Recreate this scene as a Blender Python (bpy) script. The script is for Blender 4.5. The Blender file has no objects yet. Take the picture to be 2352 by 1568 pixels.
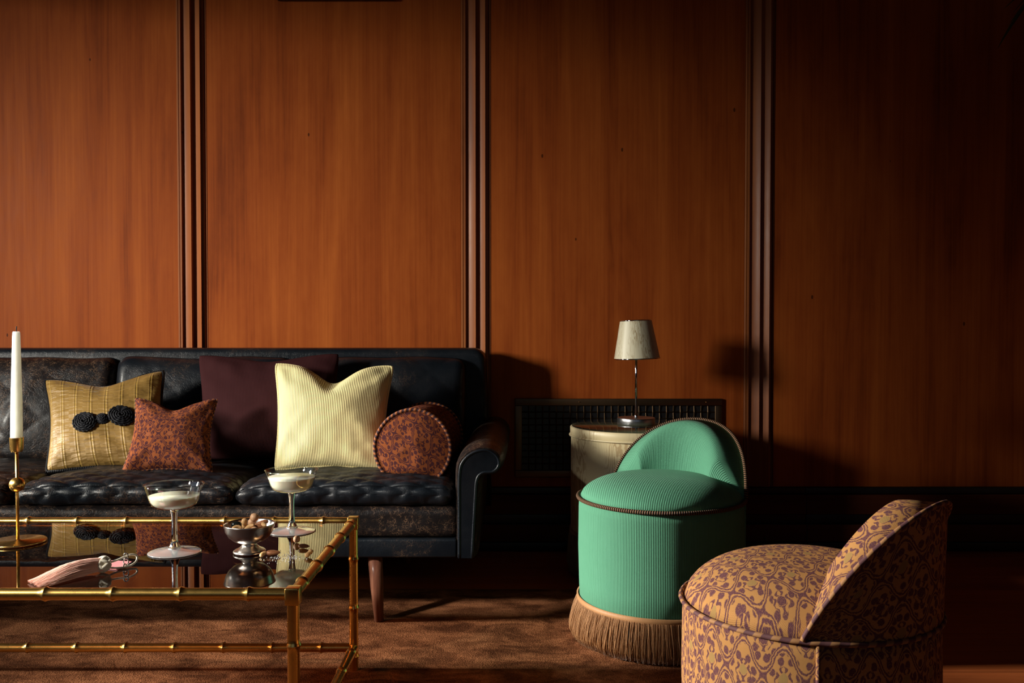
import bpy, bmesh, math, random
from mathutils import Vector, noise as mnoise
random.seed(7)
PI = math.pi
R = math.radians
S = bpy.context.scene
COL = S.collection

# ------------------------------------------------------------------ camera
cam_d = bpy.data.cameras.new('camera'); cam = bpy.data.objects.new('camera', cam_d); COL.objects.link(cam)
cam.location = (0, 0, 0.82); cam.rotation_euler = (R(90 - 1.3), 0, 0)
cam_d.sensor_width = 36; cam_d.lens = 31.22; cam_d.shift_y = 0.0095; cam_d.clip_start = 0.05
S.camera = cam
# ------------------------------------------------------------------ world / light / exposure
w = bpy.data.worlds.new('world'); S.world = w; w.use_nodes = True
w.node_tree.nodes['Background'].inputs[0].default_value = (0.6, 0.75, 1.0, 1)
w.node_tree.nodes['Background'].inputs[1].default_value = 0.30
def area(name, loc, target, sx, sy, power, color, spread=180):
    l = bpy.data.lights.new(name, 'AREA'); l.shape = 'RECTANGLE'; l.size = sx; l.size_y = sy
    l.energy = power; l.color = color; l.spread = R(spread)
    o = bpy.data.objects.new(name, l); COL.objects.link(o); o.location = loc
    o.rotation_euler = (Vector(target) - Vector(loc)).to_track_quat('-Z', 'Y').to_euler()
    return o
# first two: low daylight slanting in through the window of the left wall
area('daylight_from_front_left', (-5.71, -1.0, 1.99), (0, 4.286, 0.463), 0.95, 0.95, 14.3, (1.0, 0.95, 0.84), 27.9)
area('daylight_from_left', (-6.5, 2.0, 2.2), (0, 1.86, 0.19), 0.45, 0.65, 35.0, (1.0, 0.94, 0.82), 31.0)
area('added_coffee_table_light', (-3.6, -0.6, 2.7), (-0.95, 1.8, 0.50), 0.35, 0.35, 2.8, (1.0, 0.95, 0.86), 15)  # extra lamp added to brighten the coffee table and things on it
S.view_settings.view_transform = 'Standard'; S.view_settings.look = 'None'
S.view_settings.gamma = 1.0; S.view_settings.use_curve_mapping = False
S.view_settings.exposure = 0.0

# ------------------------------------------------------------------ node helpers
def new_mat(name, color=(0.5, 0.5, 0.5), rough=0.5, metal=0.0, **kw):
    m = bpy.data.materials.new(name); m.use_nodes = True
    b = m.node_tree.nodes['Principled BSDF']
    b.inputs['Base Color'].default_value = (*color, 1); b.inputs['Roughness'].default_value = rough
    b.inputs['Metallic'].default_value = metal
    for k, v in kw.items():
        b.inputs[k.replace('_', ' ')].default_value = v
    return m, m.node_tree, b
def nd(nt, typ, ins=None, **props):
    n = nt.nodes.new(typ)
    for k, v in props.items(): setattr(n, k, v)
    for k, v in (ins or {}).items():
        if isinstance(v, bpy.types.NodeSocket): nt.links.new(v, n.inputs[k])
        else: n.inputs[k].default_value = v
    return n
def mt(nt, op, a, b=None, c=None):
    ins = {0: a}
    if b is not None: ins[1] = b
    if c is not None: ins[2] = c
    return nd(nt, 'ShaderNodeMath', ins, operation=op).outputs[0]
def ramp(nt, fac, stops):
    n = nd(nt, 'ShaderNodeValToRGB', {0: fac}); e = n.color_ramp.elements
    while len(e) < len(stops): e.new(0.5)
    for el, (p, c) in zip(e, stops):
        el.position = p; el.color = (*c, 1) if len(c) == 3 else c
    return n.outputs[0]
def mix(nt, fac, a, b, blend='MIX'):
    n = nt.nodes.new('ShaderNodeMix'); n.data_type = 'RGBA'; n.blend_type = blend
    for i, v in ((0, fac), (6, a), (7, b)):
        if isinstance(v, bpy.types.NodeSocket): nt.links.new(v, n.inputs[i])
        elif i == 0: n.inputs[i].default_value = v
        else: n.inputs[i].default_value = (*v, 1)
    return n.outputs[2]
def mapping(nt, vec, scale=(1, 1, 1), loc=(0, 0, 0), rot=(0, 0, 0)):
    return nd(nt, 'ShaderNodeMapping', {'Vector': vec, 'Scale': scale, 'Location': loc, 'Rotation': rot}).outputs[0]
def noise(nt, vec, scale=5, detail=3, rough=0.5, dist=0.0):
    return nd(nt, 'ShaderNodeTexNoise', {'Vector': vec, 'Scale': scale, 'Detail': detail, 'Roughness': rough, 'Distortion': dist}).outputs[0]
def coords(nt, kind='Object'): return nd(nt, 'ShaderNodeTexCoord').outputs[kind]
def bump(nt, b, h, strength=0.3, dist=0.002):
    n = nd(nt, 'ShaderNodeBump', {'Height': h, 'Strength': strength, 'Distance': dist})
    nt.links.new(n.outputs[0], b.inputs['Normal']); return n
def setc(nt, b, sock, name='Base Color'): nt.links.new(sock, b.inputs[name])
def smooth(nt, v, lo, hi):
    n = nd(nt, 'ShaderNodeMapRange', {0: v, 1: lo, 2: hi, 3: 0.0, 4: 1.0}); n.interpolation_type = 'SMOOTHSTEP'; return n.outputs[0]

# ------------------------------------------------------------------ materials
MAT = {}
def wood_mat(name, dark, midc, light, rough=0.48, coat=0.0, spec=0.06, gs=1.0, axis='Z', seam=True):
    m, nt, b = new_mat(name, rough=rough, Coat_Weight=coat, Coat_Roughness=0.22, Specular_IOR_Level=spec)
    oc = coords(nt, 'Object')
    rnd = nd(nt, 'ShaderNodeObjectInfo').outputs['Random']
    sh = nd(nt, 'ShaderNodeCombineXYZ', {0: mt(nt, 'MULTIPLY', rnd, 37.0), 1: mt(nt, 'MULTIPLY', rnd, 11.0), 2: mt(nt, 'MULTIPLY', rnd, 23.0)}).outputs[0]
    v = nd(nt, 'ShaderNodeVectorMath', {0: oc, 1: sh}, operation='ADD').outputs[0]
    sc = {'Z': (1, 1, 0.06), 'X': (0.05, 1, 1)}[axis]
    sc2 = {'Z': (1, 1, 0.012), 'X': (0.012, 1, 1)}[axis]
    n1 = noise(nt, mapping(nt, v, sc), 9 * gs, 5, 0.6, 1.2)
    n2 = noise(nt, mapping(nt, v, sc2), 120 * gs, 3, 0.6)
    n3 = noise(nt, mapping(nt, v, (1, 1, 0.35)), 2.3 * gs, 3, 0.55, 0.6)
    n4 = noise(nt, mapping(nt, v, (1, 1, 0.5) if axis == 'Z' else (0.5, 1, 1)), 26 * gs, 4, 0.7)
    f = mt(nt, 'ADD', mt(nt, 'MULTIPLY', n1, 0.55), mt(nt, 'ADD', mt(nt, 'MULTIPLY', n2, 0.22), mt(nt, 'MULTIPLY', n3, 0.30)))
    f = mt(nt, 'ADD', f, mt(nt, 'MULTIPLY', n4, 0.10))
    c = ramp(nt, f, [(0.38, dark), (0.56, midc), (0.78, light)])
    # small dark flecks and worm holes
    vo = nd(nt, 'ShaderNodeTexVoronoi', {'Vector': mapping(nt, v, (1, 1, 0.5)), 'Scale': 9.0, 'Randomness': 1.0})
    fl = mt(nt, 'LESS_THAN', vo.outputs[0], 0.035)
    c = mix(nt, mt(nt, 'MULTIPLY', fl, 0.75), c, (0.015, 0.006, 0.003))
    setc(nt, b, c)
    rg = mt(nt, 'ADD', mt(nt, 'MULTIPLY', n4, 0.25), rough - 0.1)
    nt.links.new(rg, b.inputs['Roughness'])
    bump(nt, b, mt(nt, 'ADD', n2, mt(nt, 'MULTIPLY', n4, 0.6)), 0.12, 0.001)
    MAT[name] = m
wood_mat('wall_wood', (0.135, 0.026, 0.007), (0.30, 0.064, 0.012), (0.44, 0.112, 0.020), gs=1.0)
wood_mat('trim_wood', (0.15, 0.042, 0.014), (0.30, 0.092, 0.028), (0.42, 0.14, 0.04), rough=0.42, coat=0.05, spec=0.22)
wood_mat('base_wood', (0.05, 0.013, 0.006), (0.085, 0.022, 0.009), (0.12, 0.034, 0.013), axis='X')
wood_mat('floor_wood', (0.20, 0.048, 0.013), (0.33, 0.085, 0.024), (0.46, 0.13, 0.036), rough=0.35, spec=0.3, axis='X', gs=1.5)
wood_mat('leg_wood', (0.06, 0.02, 0.012), (0.16, 0.06, 0.035), (0.30, 0.15, 0.09), rough=0.5, coat=0.1, gs=6)
MAT['black_paint'] = new_mat('black_paint', (0.008, 0.008, 0.009), 0.4)[0]
MAT['ceiling_paint'] = new_mat('ceiling_paint', (0.10, 0.07, 0.05), 0.8)[0]

def leather_mat(name, wear=0.5, base=(0.005, 0.008, 0.012)):
    m, nt, b = new_mat(name, rough=0.30, Coat_Weight=0.05, Coat_Roughness=0.15, Specular_IOR_Level=0.20)
    oc = coords(nt, 'Object')
    big = noise(nt, oc, 5.0, 3, 0.6)
    di = nd(nt, 'ShaderNodeVectorMath', {0: oc, 1: nd(nt, 'ShaderNodeVectorMath', {0: nd(nt, 'ShaderNodeTexNoise', {'Vector': oc, 'Scale': 24.0, 'Detail': 3.0}).outputs[1], 1: (0.035, 0.035, 0.035)}, operation='MULTIPLY').outputs[0]}, operation='ADD').outputs[0]
    cr = nd(nt, 'ShaderNodeTexVoronoi', {'Vector': mapping(nt, di, (1, 1, 1.5)), 'Scale': 75.0}, feature='DISTANCE_TO_EDGE').outputs[0]
    cr2 = nd(nt, 'ShaderNodeTexVoronoi', {'Vector': mapping(nt, di, (1.2, 1, 0.8)), 'Scale': 170.0}, feature='DISTANCE_TO_EDGE').outputs[0]
    ln = mt(nt, 'MAXIMUM', mt(nt, 'SUBTRACT', 1.0, smooth(nt, cr, 0.0, 0.035)), mt(nt, 'MULTIPLY', mt(nt, 'SUBTRACT', 1.0, smooth(nt, cr2, 0.0, 0.05)), 0.6))
    brk = smooth(nt, noise(nt, oc, 60.0, 2, 0.6), 0.42, 0.62)
    msk = mt(nt, 'MULTIPLY', smooth(nt, big, 0.62 - 0.28 * wear, 0.74 - 0.2 * wear), mt(nt, 'MULTIPLY', ln, brk))
    tint = mix(nt, smooth(nt, big, 0.35, 0.7), base, tuple(x * 1.5 + 0.004 for x in (base[0] * 1.25, base[1] * 0.9, base[2] * 0.8)))
    setc(nt, b, mix(nt, mt(nt, 'MULTIPLY', msk, 0.85 * min(1, wear + 0.2)), tint, (0.26, 0.15, 0.085)))
    fine = noise(nt, oc, 260.0, 3, 0.6); mid = noise(nt, oc, 26.0, 4, 0.55, 0.5)
    nt.links.new(mt(nt, 'ADD', mt(nt, 'MULTIPLY', mid, 0.3), 0.20), b.inputs['Roughness'])
    h = mt(nt, 'ADD', mt(nt, 'MULTIPLY', mid, 1.0), mt(nt, 'MULTIPLY', fine, 0.12))
    bump(nt, b, mt(nt, 'SUBTRACT', h, mt(nt, 'MULTIPLY', ln, 0.12)), 0.3, 0.004)
    MAT[name] = m
leather_mat('leather', 0.25); leather_mat('leather_worn', 1.0, (0.0085, 0.0075, 0.008)); leather_mat('leather_mid', 0.6)

def rib_mat(name, color, pitch=0.0045, strength=0.9, sheen=0.25, diag=0.0, color2=None, amp=0.0016, spec=0.15):
    m, nt, b = new_mat(name, color, 0.85, Sheen_Weight=sheen, Sheen_Roughness=0.4, Specular_IOR_Level=spec)
    uv = coords(nt, 'UV'); sp = nd(nt, 'ShaderNodeSeparateXYZ', {0: uv})
    u = mt(nt, 'ADD', sp.outputs[0], mt(nt, 'MULTIPLY', sp.outputs[1], diag))
    wv = mt(nt, 'SINE', mt(nt, 'MULTIPLY', u, 2 * PI / pitch))
    weft = mt(nt, 'SINE', mt(nt, 'MULTIPLY', sp.outputs[1], 2 * PI / (pitch * 0.4)))
    nz = noise(nt, uv, 700.0, 2, 0.6)
    c2 = color2 or tuple(x * 0.75 for x in color)
    setc(nt, b, mix(nt, mt(nt, 'ADD', mt(nt, 'MULTIPLY', noise(nt, uv, 30, 3), 0.5), mt(nt, 'MULTIPLY', nz, 0.4)), color, c2))
    h = mt(nt, 'ADD', wv, mt(nt, 'ADD', mt(nt, 'MULTIPLY', weft, 0.12), mt(nt, 'MULTIPLY', nz, 0.5)))
    bump(nt, b, h, strength, amp)
    MAT[name] = m
rib_mat('green_rib', (0.115, 0.335, 0.215), 0.0042, 0.7, 0.05, color2=(0.085, 0.275, 0.17), amp=0.0006)
rib_mat('cream_rib', (0.80, 0.70, 0.36), 0.0054, 0.7, 0.1, color2=(0.74, 0.62, 0.30), amp=0.0006)
rib_mat('maroon_rib', (0.050, 0.015, 0.016), 0.0040, 0.4, 0.0, color2=(0.038, 0.012, 0.014), amp=0.0004, spec=0.06)
rib_mat('braid_dark', (0.05, 0.028, 0.015), 0.006, 1.0, 0.1, color2=(0.03, 0.017, 0.01))

def braid_mat(name, ca, cb, pitch, duty=0.0, bd=0.0015):
    m, nt, b = new_mat(name, ca, 0.7, Specular_IOR_Level=0.3)
    uv = coords(nt, 'UV'); sp = nd(nt, 'ShaderNodeSeparateXYZ', {0: uv})
    ph = mt(nt, 'ADD', mt(nt, 'MULTIPLY', sp.outputs[0], 2 * PI / pitch), mt(nt, 'MULTIPLY', sp.outputs[1], 110.0))
    wv = mt(nt, 'SINE', ph)
    setc(nt, b, mix(nt, smooth(nt, wv, duty - 0.2, duty + 0.3), ca, cb))
    bump(nt, b, wv, 1.0, bd)
    MAT[name] = m
braid_mat('braid', (0.025, 0.014, 0.010), (0.26, 0.135, 0.065), 0.0058, 0.25, 0.0012)
braid_mat('ikat_piping', (0.13, 0.055, 0.06), (0.40, 0.20, 0.085), 0.027, 0.15, 0.0002)
braid_mat('pillow_piping', (0.045, 0.016, 0.022), (0.34, 0.11, 0.035), 0.014, 0.1, 0.0004)
braid_mat('black_cord', (0.006, 0.006, 0.009), (0.012, 0.012, 0.016), 0.005)

def ikat_mat(name, ground, ink, third, px=0.098, py=0.135, off=(0.02, 0.03)):
    m, nt, b = new_mat(name, ground, 0.95, Specular_IOR_Level=0.06)
    uv0 = coords(nt, 'UV')
    nz = nd(nt, 'ShaderNodeTexNoise', {'Vector': uv0, 'Scale': 260.0, 'Detail': 2.0}).outputs[1]
    nb = nd(nt, 'ShaderNodeTexNoise', {'Vector': uv0, 'Scale': 30.0, 'Detail': 2.0}).outputs[1]
    dv = nd(nt, 'ShaderNodeVectorMath', {0: nd(nt, 'ShaderNodeVectorMath', {0: nz, 1: (0.002, 0.006, 0)}, operation='MULTIPLY').outputs[0],
                                         1: nd(nt, 'ShaderNodeVectorMath', {0: nb, 1: (0.007, 0.009, 0)}, operation='MULTIPLY').outputs[0]}, operation='ADD').outputs[0]
    uv = nd(nt, 'ShaderNodeVectorMath', {0: uv0, 1: dv}, operation='ADD').outputs[0]
    uv = mapping(nt, uv, (1 / px, 1 / py, 1), (off[0] / px, off[1] / py, 0))
    sp = nd(nt, 'ShaderNodeSeparateXYZ', {0: uv}); u, v = sp.outputs[0], sp.outputs[1]
    cu = mt(nt, 'COSINE', mt(nt, 'MULTIPLY', u, 2 * PI)); cv = mt(nt, 'COSINE', mt(nt, 'MULTIPLY', v, 2 * PI))
    cv3 = mt(nt, 'COSINE', mt(nt, 'MULTIPLY', v, 6 * PI))
    c = mt(nt, 'ADD', cu, mt(nt, 'ADD', cv, mt(nt, 'MULTIPLY', cv3, 0.14)))
    a = mt(nt, 'ABSOLUTE', c)
    def band(x, ctr, wd): return mt(nt, 'SUBTRACT', 1.0, smooth(nt, mt(nt, 'ABSOLUTE', mt(nt, 'SUBTRACT', x, ctr)), wd * 0.6, wd * 1.4))
    l1 = band(a, 0.19, 0.11)
    # chain of small beads between the double lines
    bead = nd(nt, 'ShaderNodeTexVoronoi', {'Vector': mapping(nt, uv, (7.0, 9.0, 1)), 'Scale': 1.0, 'Randomness': 0.6}, feature='F1', voronoi_dimensions='2D').outputs[0]
    # almond shaped spots, denser near the lattice
    vo = nd(nt, 'ShaderNodeTexVoronoi', {'Vector': mapping(nt, uv, (4.8, 6.0, 1)), 'Scale': 1.0, 'Randomness': 0.6}, feature='F1', voronoi_dimensions='2D').outputs[0]
    dots = mt(nt, 'SUBTRACT', 1.0, smooth(nt, vo, 0.31, 0.42))
    z1 = mt(nt, 'MULTIPLY', smooth(nt, a, 0.36, 0.44), mt(nt, 'SUBTRACT', 1.0, smooth(nt, a, 1.28, 1.38)))
    # hooked curls flanking a slim centre motif
    hook = mt(nt, 'SINE', mt(nt, 'ADD', mt(nt, 'MULTIPLY', mt(nt, 'ABSOLUTE', mt(nt, 'SUBTRACT', mt(nt, 'FRACT', mt(nt, 'ADD', mt(nt, 'MULTIPLY', u, 2.0), 0.5)), 0.5)), 22.0), mt(nt, 'MULTIPLY', mt(nt, 'SINE', mt(nt, 'MULTIPLY', v, 12 * PI)), 1.9)))
    curls = mt(nt, 'MULTIPLY', smooth(nt, hook, -0.05, 0.3), mt(nt, 'MULTIPLY', smooth(nt, a, 1.28, 1.38), mt(nt, 'SUBTRACT', 1.0, smooth(nt, a, 1.84, 1.90))))
    core = mt(nt, 'MULTIPLY', smooth(nt, a, 1.90, 1.94), smooth(nt, c, -0.1, 0.1))
    pat = mt(nt, 'MAXIMUM', mt(nt, 'MAXIMUM', l1, core), mt(nt, 'MAXIMUM', mt(nt, 'MULTIPLY', dots, z1), curls))
    thr = noise(nt, mapping(nt, uv0, (1, 0.4, 1)), 900.0, 2, 0.7)
    pat = mt(nt, 'MULTIPLY', pat, mt(nt, 'ADD', 0.62, mt(nt, 'MULTIPLY', smooth(nt, thr, 0.3, 0.55), 0.38)))
    eye = mt(nt, 'MULTIPLY', smooth(nt, mt(nt, 'MULTIPLY', c, -1.0), 1.88, 1.94), 0.6)
    g = mix(nt, mt(nt, 'MULTIPLY', noise(nt, uv0, 14, 3), 0.7), ground, tuple(x * 0.8 for x in ground))
    g = mix(nt, eye, g, third)
    setc(nt, b, mix(nt, pat, g, ink))
    wx = mt(nt, 'SINE', mt(nt, 'MULTIPLY', nd(nt, 'ShaderNodeSeparateXYZ', {0: uv0}).outputs[0], 2 * PI / 0.0014))
    wy = mt(nt, 'SINE', mt(nt, 'MULTIPLY', nd(nt, 'ShaderNodeSeparateXYZ', {0: uv0}).outputs[1], 2 * PI / 0.0014))
    bump(nt, b, mt(nt, 'ADD', mt(nt, 'MULTIPLY', wx, wy), noise(nt, uv0, 500, 2)), 0.5, 0.0006)
    MAT[name] = m
ikat_mat('ikat_gold', (0.58, 0.29, 0.105), (0.135, 0.055, 0.075), (0.30, 0.22, 0.09), 0.062, 0.108)
ikat_mat('ikat_rust', (0.285, 0.082, 0.028), (0.05, 0.017, 0.026), (0.30, 0.10, 0.05), 0.066, 0.100)

def moire_mat(name, ca, cb, sc=1.0):
    m, nt, b = new_mat(name, ca, 0.45, Sheen_Weight=0.1, Specular_IOR_Level=0.4)
    uv = mapping(nt, coords(nt, 'UV'), (sc, sc, 1))
    n = noise(nt, mapping(nt, uv, (7, 1.5, 1)), 1.6, 3, 0.5, 0.3)
    n2 = noise(nt, mapping(nt, uv, (30, 120, 1)), 1.0, 2, 0.5)
    wv = mt(nt, 'SINE', mt(nt, 'ADD', mt(nt, 'MULTIPLY', n, 105.0), mt(nt, 'MULTIPLY', n2, 3.0)))
    area_ = smooth(nt, noise(nt, mapping(nt, uv, (3, 0.8, 1)), 2.2, 2), 0.42, 0.6)
    f = mt(nt, 'MULTIPLY', smooth(nt, wv, -0.2, 0.8), area_)
    setc(nt, b, mix(nt, f, ca, cb))
    nt.links.new(mt(nt, 'ADD', 0.36, mt(nt, 'MULTIPLY', f, 0.25)), b.inputs['Roughness'])
    bump(nt, b, nd(nt, 'ShaderNodeTexNoise', {'Vector': mapping(nt, uv, (300, 1500, 1)), 'Scale': 1.0}).outputs[0], 0.2, 0.0006)
    MAT[name] = m
moire_mat('moire', (0.66, 0.56, 0.34), (0.46, 0.34, 0.18))
moire_mat('moire_shade', (0.64, 0.60, 0.44), (0.40, 0.31, 0.18), 2.2)

def silk():
    m, nt, b = new_mat('gold_silk', (0.42, 0.26, 0.06), 0.5, Sheen_Weight=0.1, Sheen_Roughness=0.3, Specular_IOR_Level=0.4)
    uv = coords(nt, 'UV'); sp = nd(nt, 'ShaderNodeSeparateXYZ', {0: uv}); u = sp.outputs[0]
    t = mt(nt, 'FRACT', mt(nt, 'DIVIDE', mt(nt, 'ADD', u, 0.006), 0.047))
    d = mt(nt, 'ABSOLUTE', mt(nt, 'SUBTRACT', t, 0.5))
    line = mt(nt, 'SUBTRACT', 1.0, smooth(nt, d, 0.012, 0.026))
    col = mix(nt, noise(nt, mapping(nt, uv, (10, 90, 1)), 1, 3), (0.24, 0.135, 0.03), (0.34, 0.205, 0.055))
    setc(nt, b, mix(nt, mt(nt, 'MULTIPLY', line, 0.8), col, (0.52, 0.34, 0.06)))
    cell = mt(nt, 'FLOOR', mt(nt, 'DIVIDE', mt(nt, 'ADD', u, 0.006), 0.047))
    vv = nd(nt, 'ShaderNodeCombineXYZ', {0: mt(nt, 'ADD', mt(nt, 'MULTIPLY', u, 16.0), mt(nt, 'MULTIPLY', cell, 3.7)), 1: mt(nt, 'MULTIPLY', sp.outputs[1], 75.0), 2: cell}).outputs[0]
    g = noise(nt, vv, 1.0, 2, 0.45, 0.3)
    pin = smooth(nt, d, 0.02, 0.2)
    h = mt(nt, 'SUBTRACT', mt(nt, 'MULTIPLY', g, mt(nt, 'SUBTRACT', 1.15, mt(nt, 'MULTIPLY', pin, 0.25))), mt(nt, 'MULTIPLY', mt(nt, 'SUBTRACT', 1.0, smooth(nt, d, 0.0, 0.10)), 0.15))
    bump(nt, b, h, 0.8, 0.009)
    MAT['gold_silk'] = m
silk()

def carpet():
    m, nt, b = new_mat('carpet', (0.2, 0.09, 0.045), 1.0, Specular_IOR_Level=0.03)
    oc = coords(nt, 'Object')
    n1 = noise(nt, mapping(nt, oc, (1, 2.0, 1), rot=(0, 0, 0.4)), 7, 4, 0.6, 0.8); n2 = noise(nt, oc, 260, 2, 0.7); n3 = noise(nt, oc, 45, 3, 0.6)
    f = mt(nt, 'ADD', mt(nt, 'MULTIPLY', n1, 0.7), mt(nt, 'ADD', mt(nt, 'MULTIPLY', n2, 0.22), mt(nt, 'MULTIPLY', n3, 0.18)))
    setc(nt, b, ramp(nt, f, [(0.44, (0.075, 0.026, 0.011)), (0.55, (0.17, 0.063, 0.027)), (0.66, (0.30, 0.12, 0.053))]))
    bump(nt, b, mt(nt, 'ADD', n2, mt(nt, 'MULTIPLY', n1, 2.0)), 0.7, 0.006)
    MAT['carpet'] = m
carpet()

def metal(name, color, rough, nsc=60, amt=0.08):
    m, nt, b = new_mat(name, color, rough, 1.0)
    n = noise(nt, coords(nt, 'Object'), nsc, 3, 0.6)
    nt.links.new(mt(nt, 'ADD', rough - amt / 2, mt(nt, 'MULTIPLY', n, amt)), b.inputs['Roughness'])
    MAT[name] = m
metal('brass', (0.87, 0.54, 0.15), 0.28); metal('brass_aged', (0.62, 0.36, 0.12), 0.26)
metal('steel', (0.78, 0.74, 0.70), 0.24); metal('steel_brushed', (0.45, 0.45, 0.46), 0.30); metal('chrome', (0.8, 0.8, 0.8), 0.06)
metal('bronze', (0.16, 0.10, 0.055), 0.42)

def glass_thin(name, tint, ior=1.5, rough=0.0, gl=(1, 1, 1)):
    m = bpy.data.materials.new(name); m.use_nodes = True; nt = m.node_tree; nt.nodes.clear()
    out = nd(nt, 'ShaderNodeOutputMaterial')
    tr = nd(nt, 'ShaderNodeBsdfTransparent', {0: (*tint, 1)}); g = nd(nt, 'ShaderNodeBsdfGlossy', {'Color': (*gl, 1), 'Roughness': rough})
    lw = nd(nt, 'ShaderNodeLayerWeight', {0: 0.5}).outputs['Facing']; f0 = ((ior - 1) / (ior + 1)) ** 2
    fr = nd(nt, 'ShaderNodeMath', {0: mt(nt, 'MULTIPLY', mt(nt, 'POWER', lw, 5.0), 1 - f0), 1: f0}, operation='ADD')
    mx = nd(nt, 'ShaderNodeMixShader', {0: fr.outputs[0], 1: tr.outputs[0], 2: g.outputs[0]})
    nt.links.new(mx.outputs[0], out.inputs[0]); MAT[name] = m
glass_thin('smoked_glass', (0.40, 0.24, 0.14), 1.55)
glass_thin('clear_glass', (0.96, 0.97, 0.96), 1.8)
glass_thin('table_glass', (0.85, 0.92, 0.88), 1.5)
MAT['crystal'] = new_mat('crystal', (1, 1, 1), 0.0, Transmission_Weight=1.0, IOR=1.5)[0]
MAT['crystal_foot'] = new_mat('crystal_foot', (0.93, 0.97, 1.0), 0.12, Transmission_Weight=0.8, IOR=1.5)[0]  # slightly opaque white, caustic brightness put into the glass colour
MAT['drink'] = new_mat('drink', (0.86, 0.86, 0.70), 0.12, Subsurface_Weight=0.35, Subsurface_Scale=0.02, Specular_IOR_Level=0.4)[0]
MAT['wax'] = new_mat('wax', (0.93, 0.91, 0.82), 0.4, Subsurface_Weight=1.0, Subsurface_Scale=0.02, Subsurface_Radius=(1.0, 1.0, 0.95))[0]
MAT['soot'] = new_mat('soot', (0.01, 0.01, 0.01), 0.8)[0]
def strandm(name, a, b_, rough=0.6):
    m, nt, b = new_mat(name, a, rough, Sheen_Weight=0.2)
    u = coords(nt, 'UV')
    setc(nt, b, mix(nt, noise(nt, mapping(nt, u, (1, 0.02, 1)), 300, 2), a, b_)); MAT[name] = m
strandm('fringe_gold', (0.50, 0.25, 0.095), (0.30, 0.135, 0.045)); strandm('pink_silk', (0.98, 0.62, 0.50), (0.92, 0.48, 0.37)); strandm('red_silk', (0.75, 0.10, 0.04), (0.55, 0.06, 0.02))
strandm('fringe_beige', (0.36, 0.25, 0.13), (0.24, 0.15, 0.075))
strandm('ivory_cord', (0.80, 0.74, 0.60), (0.66, 0.60, 0.46))
MAT['pink_card'] = new_mat('pink_card', (0.62, 0.23, 0.25), 0.4)[0]
MAT['rosette'] = new_mat('rosette', (0.005, 0.0055, 0.009), 0.75, Specular_IOR_Level=0.2)[0]
def nutm(name, a, b_, sc):
    m, nt, b = new_mat(name, a, 0.5)
    n = noise(nt, mapping(nt, coords(nt, 'Object'), (1, 1, 1)), sc, 4, 0.6, 0.5)
    setc(nt, b, ramp(nt, n, [(0.35, b_), (0.65, a)])); bump(nt, b, n, 0.4, 0.001); MAT[name] = m
nutm('almond', (0.46, 0.19, 0.08), (0.30, 0.11, 0.045), 120); nutm('cashew', (0.78, 0.48, 0.22), (0.66, 0.36, 0.14), 90); nutm('hazel', (0.62, 0.32, 0.16), (0.72, 0.44, 0.25), 110)
MAT['olive'] = new_mat('olive', (0.012, 0.014, 0.012), 0.12)[0]
MAT['salt'] = new_mat('salt', (0.85, 0.83, 0.8), 0.3)[0]
nutm('leaf', (0.014, 0.06, 0.02), (0.008, 0.035, 0.013), 20)
nutm('pot_clay', (0.10, 0.045, 0.025), (0.07, 0.03, 0.018), 30); nutm('soil', (0.02, 0.013, 0.009), (0.01, 0.007, 0.005), 80)
nutm('canvas', (0.05, 0.028, 0.016), (0.02, 0.012, 0.009), 6)
MAT['dark_wood'] = new_mat('dark_wood', (0.022, 0.008, 0.006), 0.4)[0]

# ------------------------------------------------------------------ mesh helpers
ORG = {}
def link_mesh(name, me, mat, parent=None, smooth_=True):
    o = bpy.data.objects.new(name, me); COL.objects.link(o)
    if mat: me.materials.append(MAT[mat])
    if smooth_:
        me.polygons.foreach_set('use_smooth', [True] * len(me.polygons))
    if parent is not None:
        o.parent = parent; og = ORG.get(parent.name)
        ORG[o.name] = og
        if og is not None: me.transform(__import__('mathutils').Matrix.Translation(-Vector(og)))
    return o
def from_data(name, verts, faces, mat, parent=None, uvs=None, smooth_=True):
    me = bpy.data.meshes.new(name); me.from_pydata([tuple(v) for v in verts], [], faces)
    if uvs is not None:
        l = me.uv_layers.new(name='UVMap'); k = 0; flat = []
        for fu in uvs:
            for a in fu: flat += [a[0], a[1]]
        l.data.foreach_set('uv', flat)
    me.validate(); me.update()
    return link_mesh(name, me, mat, parent, smooth_)
def empty(name, loc, label, cat, group=None):
    o = bpy.data.objects.new(name, None); COL.objects.link(o); o.location = loc; o.empty_display_size = 0.05
    ORG[o.name] = tuple(loc); o['label'] = label; o['category'] = cat
    if group: o['group'] = group
    return o
def tag(o, label, cat, group=None):
    o['label'] = label; o['category'] = cat
    if group: o['group'] = group
    return o
def struct(o): o['kind'] = 'structure'; return o
def grid(fn, nu, nv, closed_u=False, closed_v=False, uvfn=None, flip=False):
    """fn(i/nu, j/nv) -> point; returns verts, faces, uvs"""
    cu = nu if closed_u else nu + 1; cv = nv if closed_v else nv + 1
    V = [fn(i / nu, j / nv) for j in range(cv) for i in range(cu)]
    F = []; U = []
    uvfn = uvfn or (lambda a, b: (a, b))
    for j in range(nv):
        for i in range(nu):
            q = [(i, j), (i + 1, j), (i + 1, j + 1), (i, j + 1)]
            if flip: q.reverse()
            F.append([(b % cv) * cu + (a % cu) for a, b in q]); U.append([uvfn(a / nu, b / nv) for a, b in q])
    return V, F, U
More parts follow.
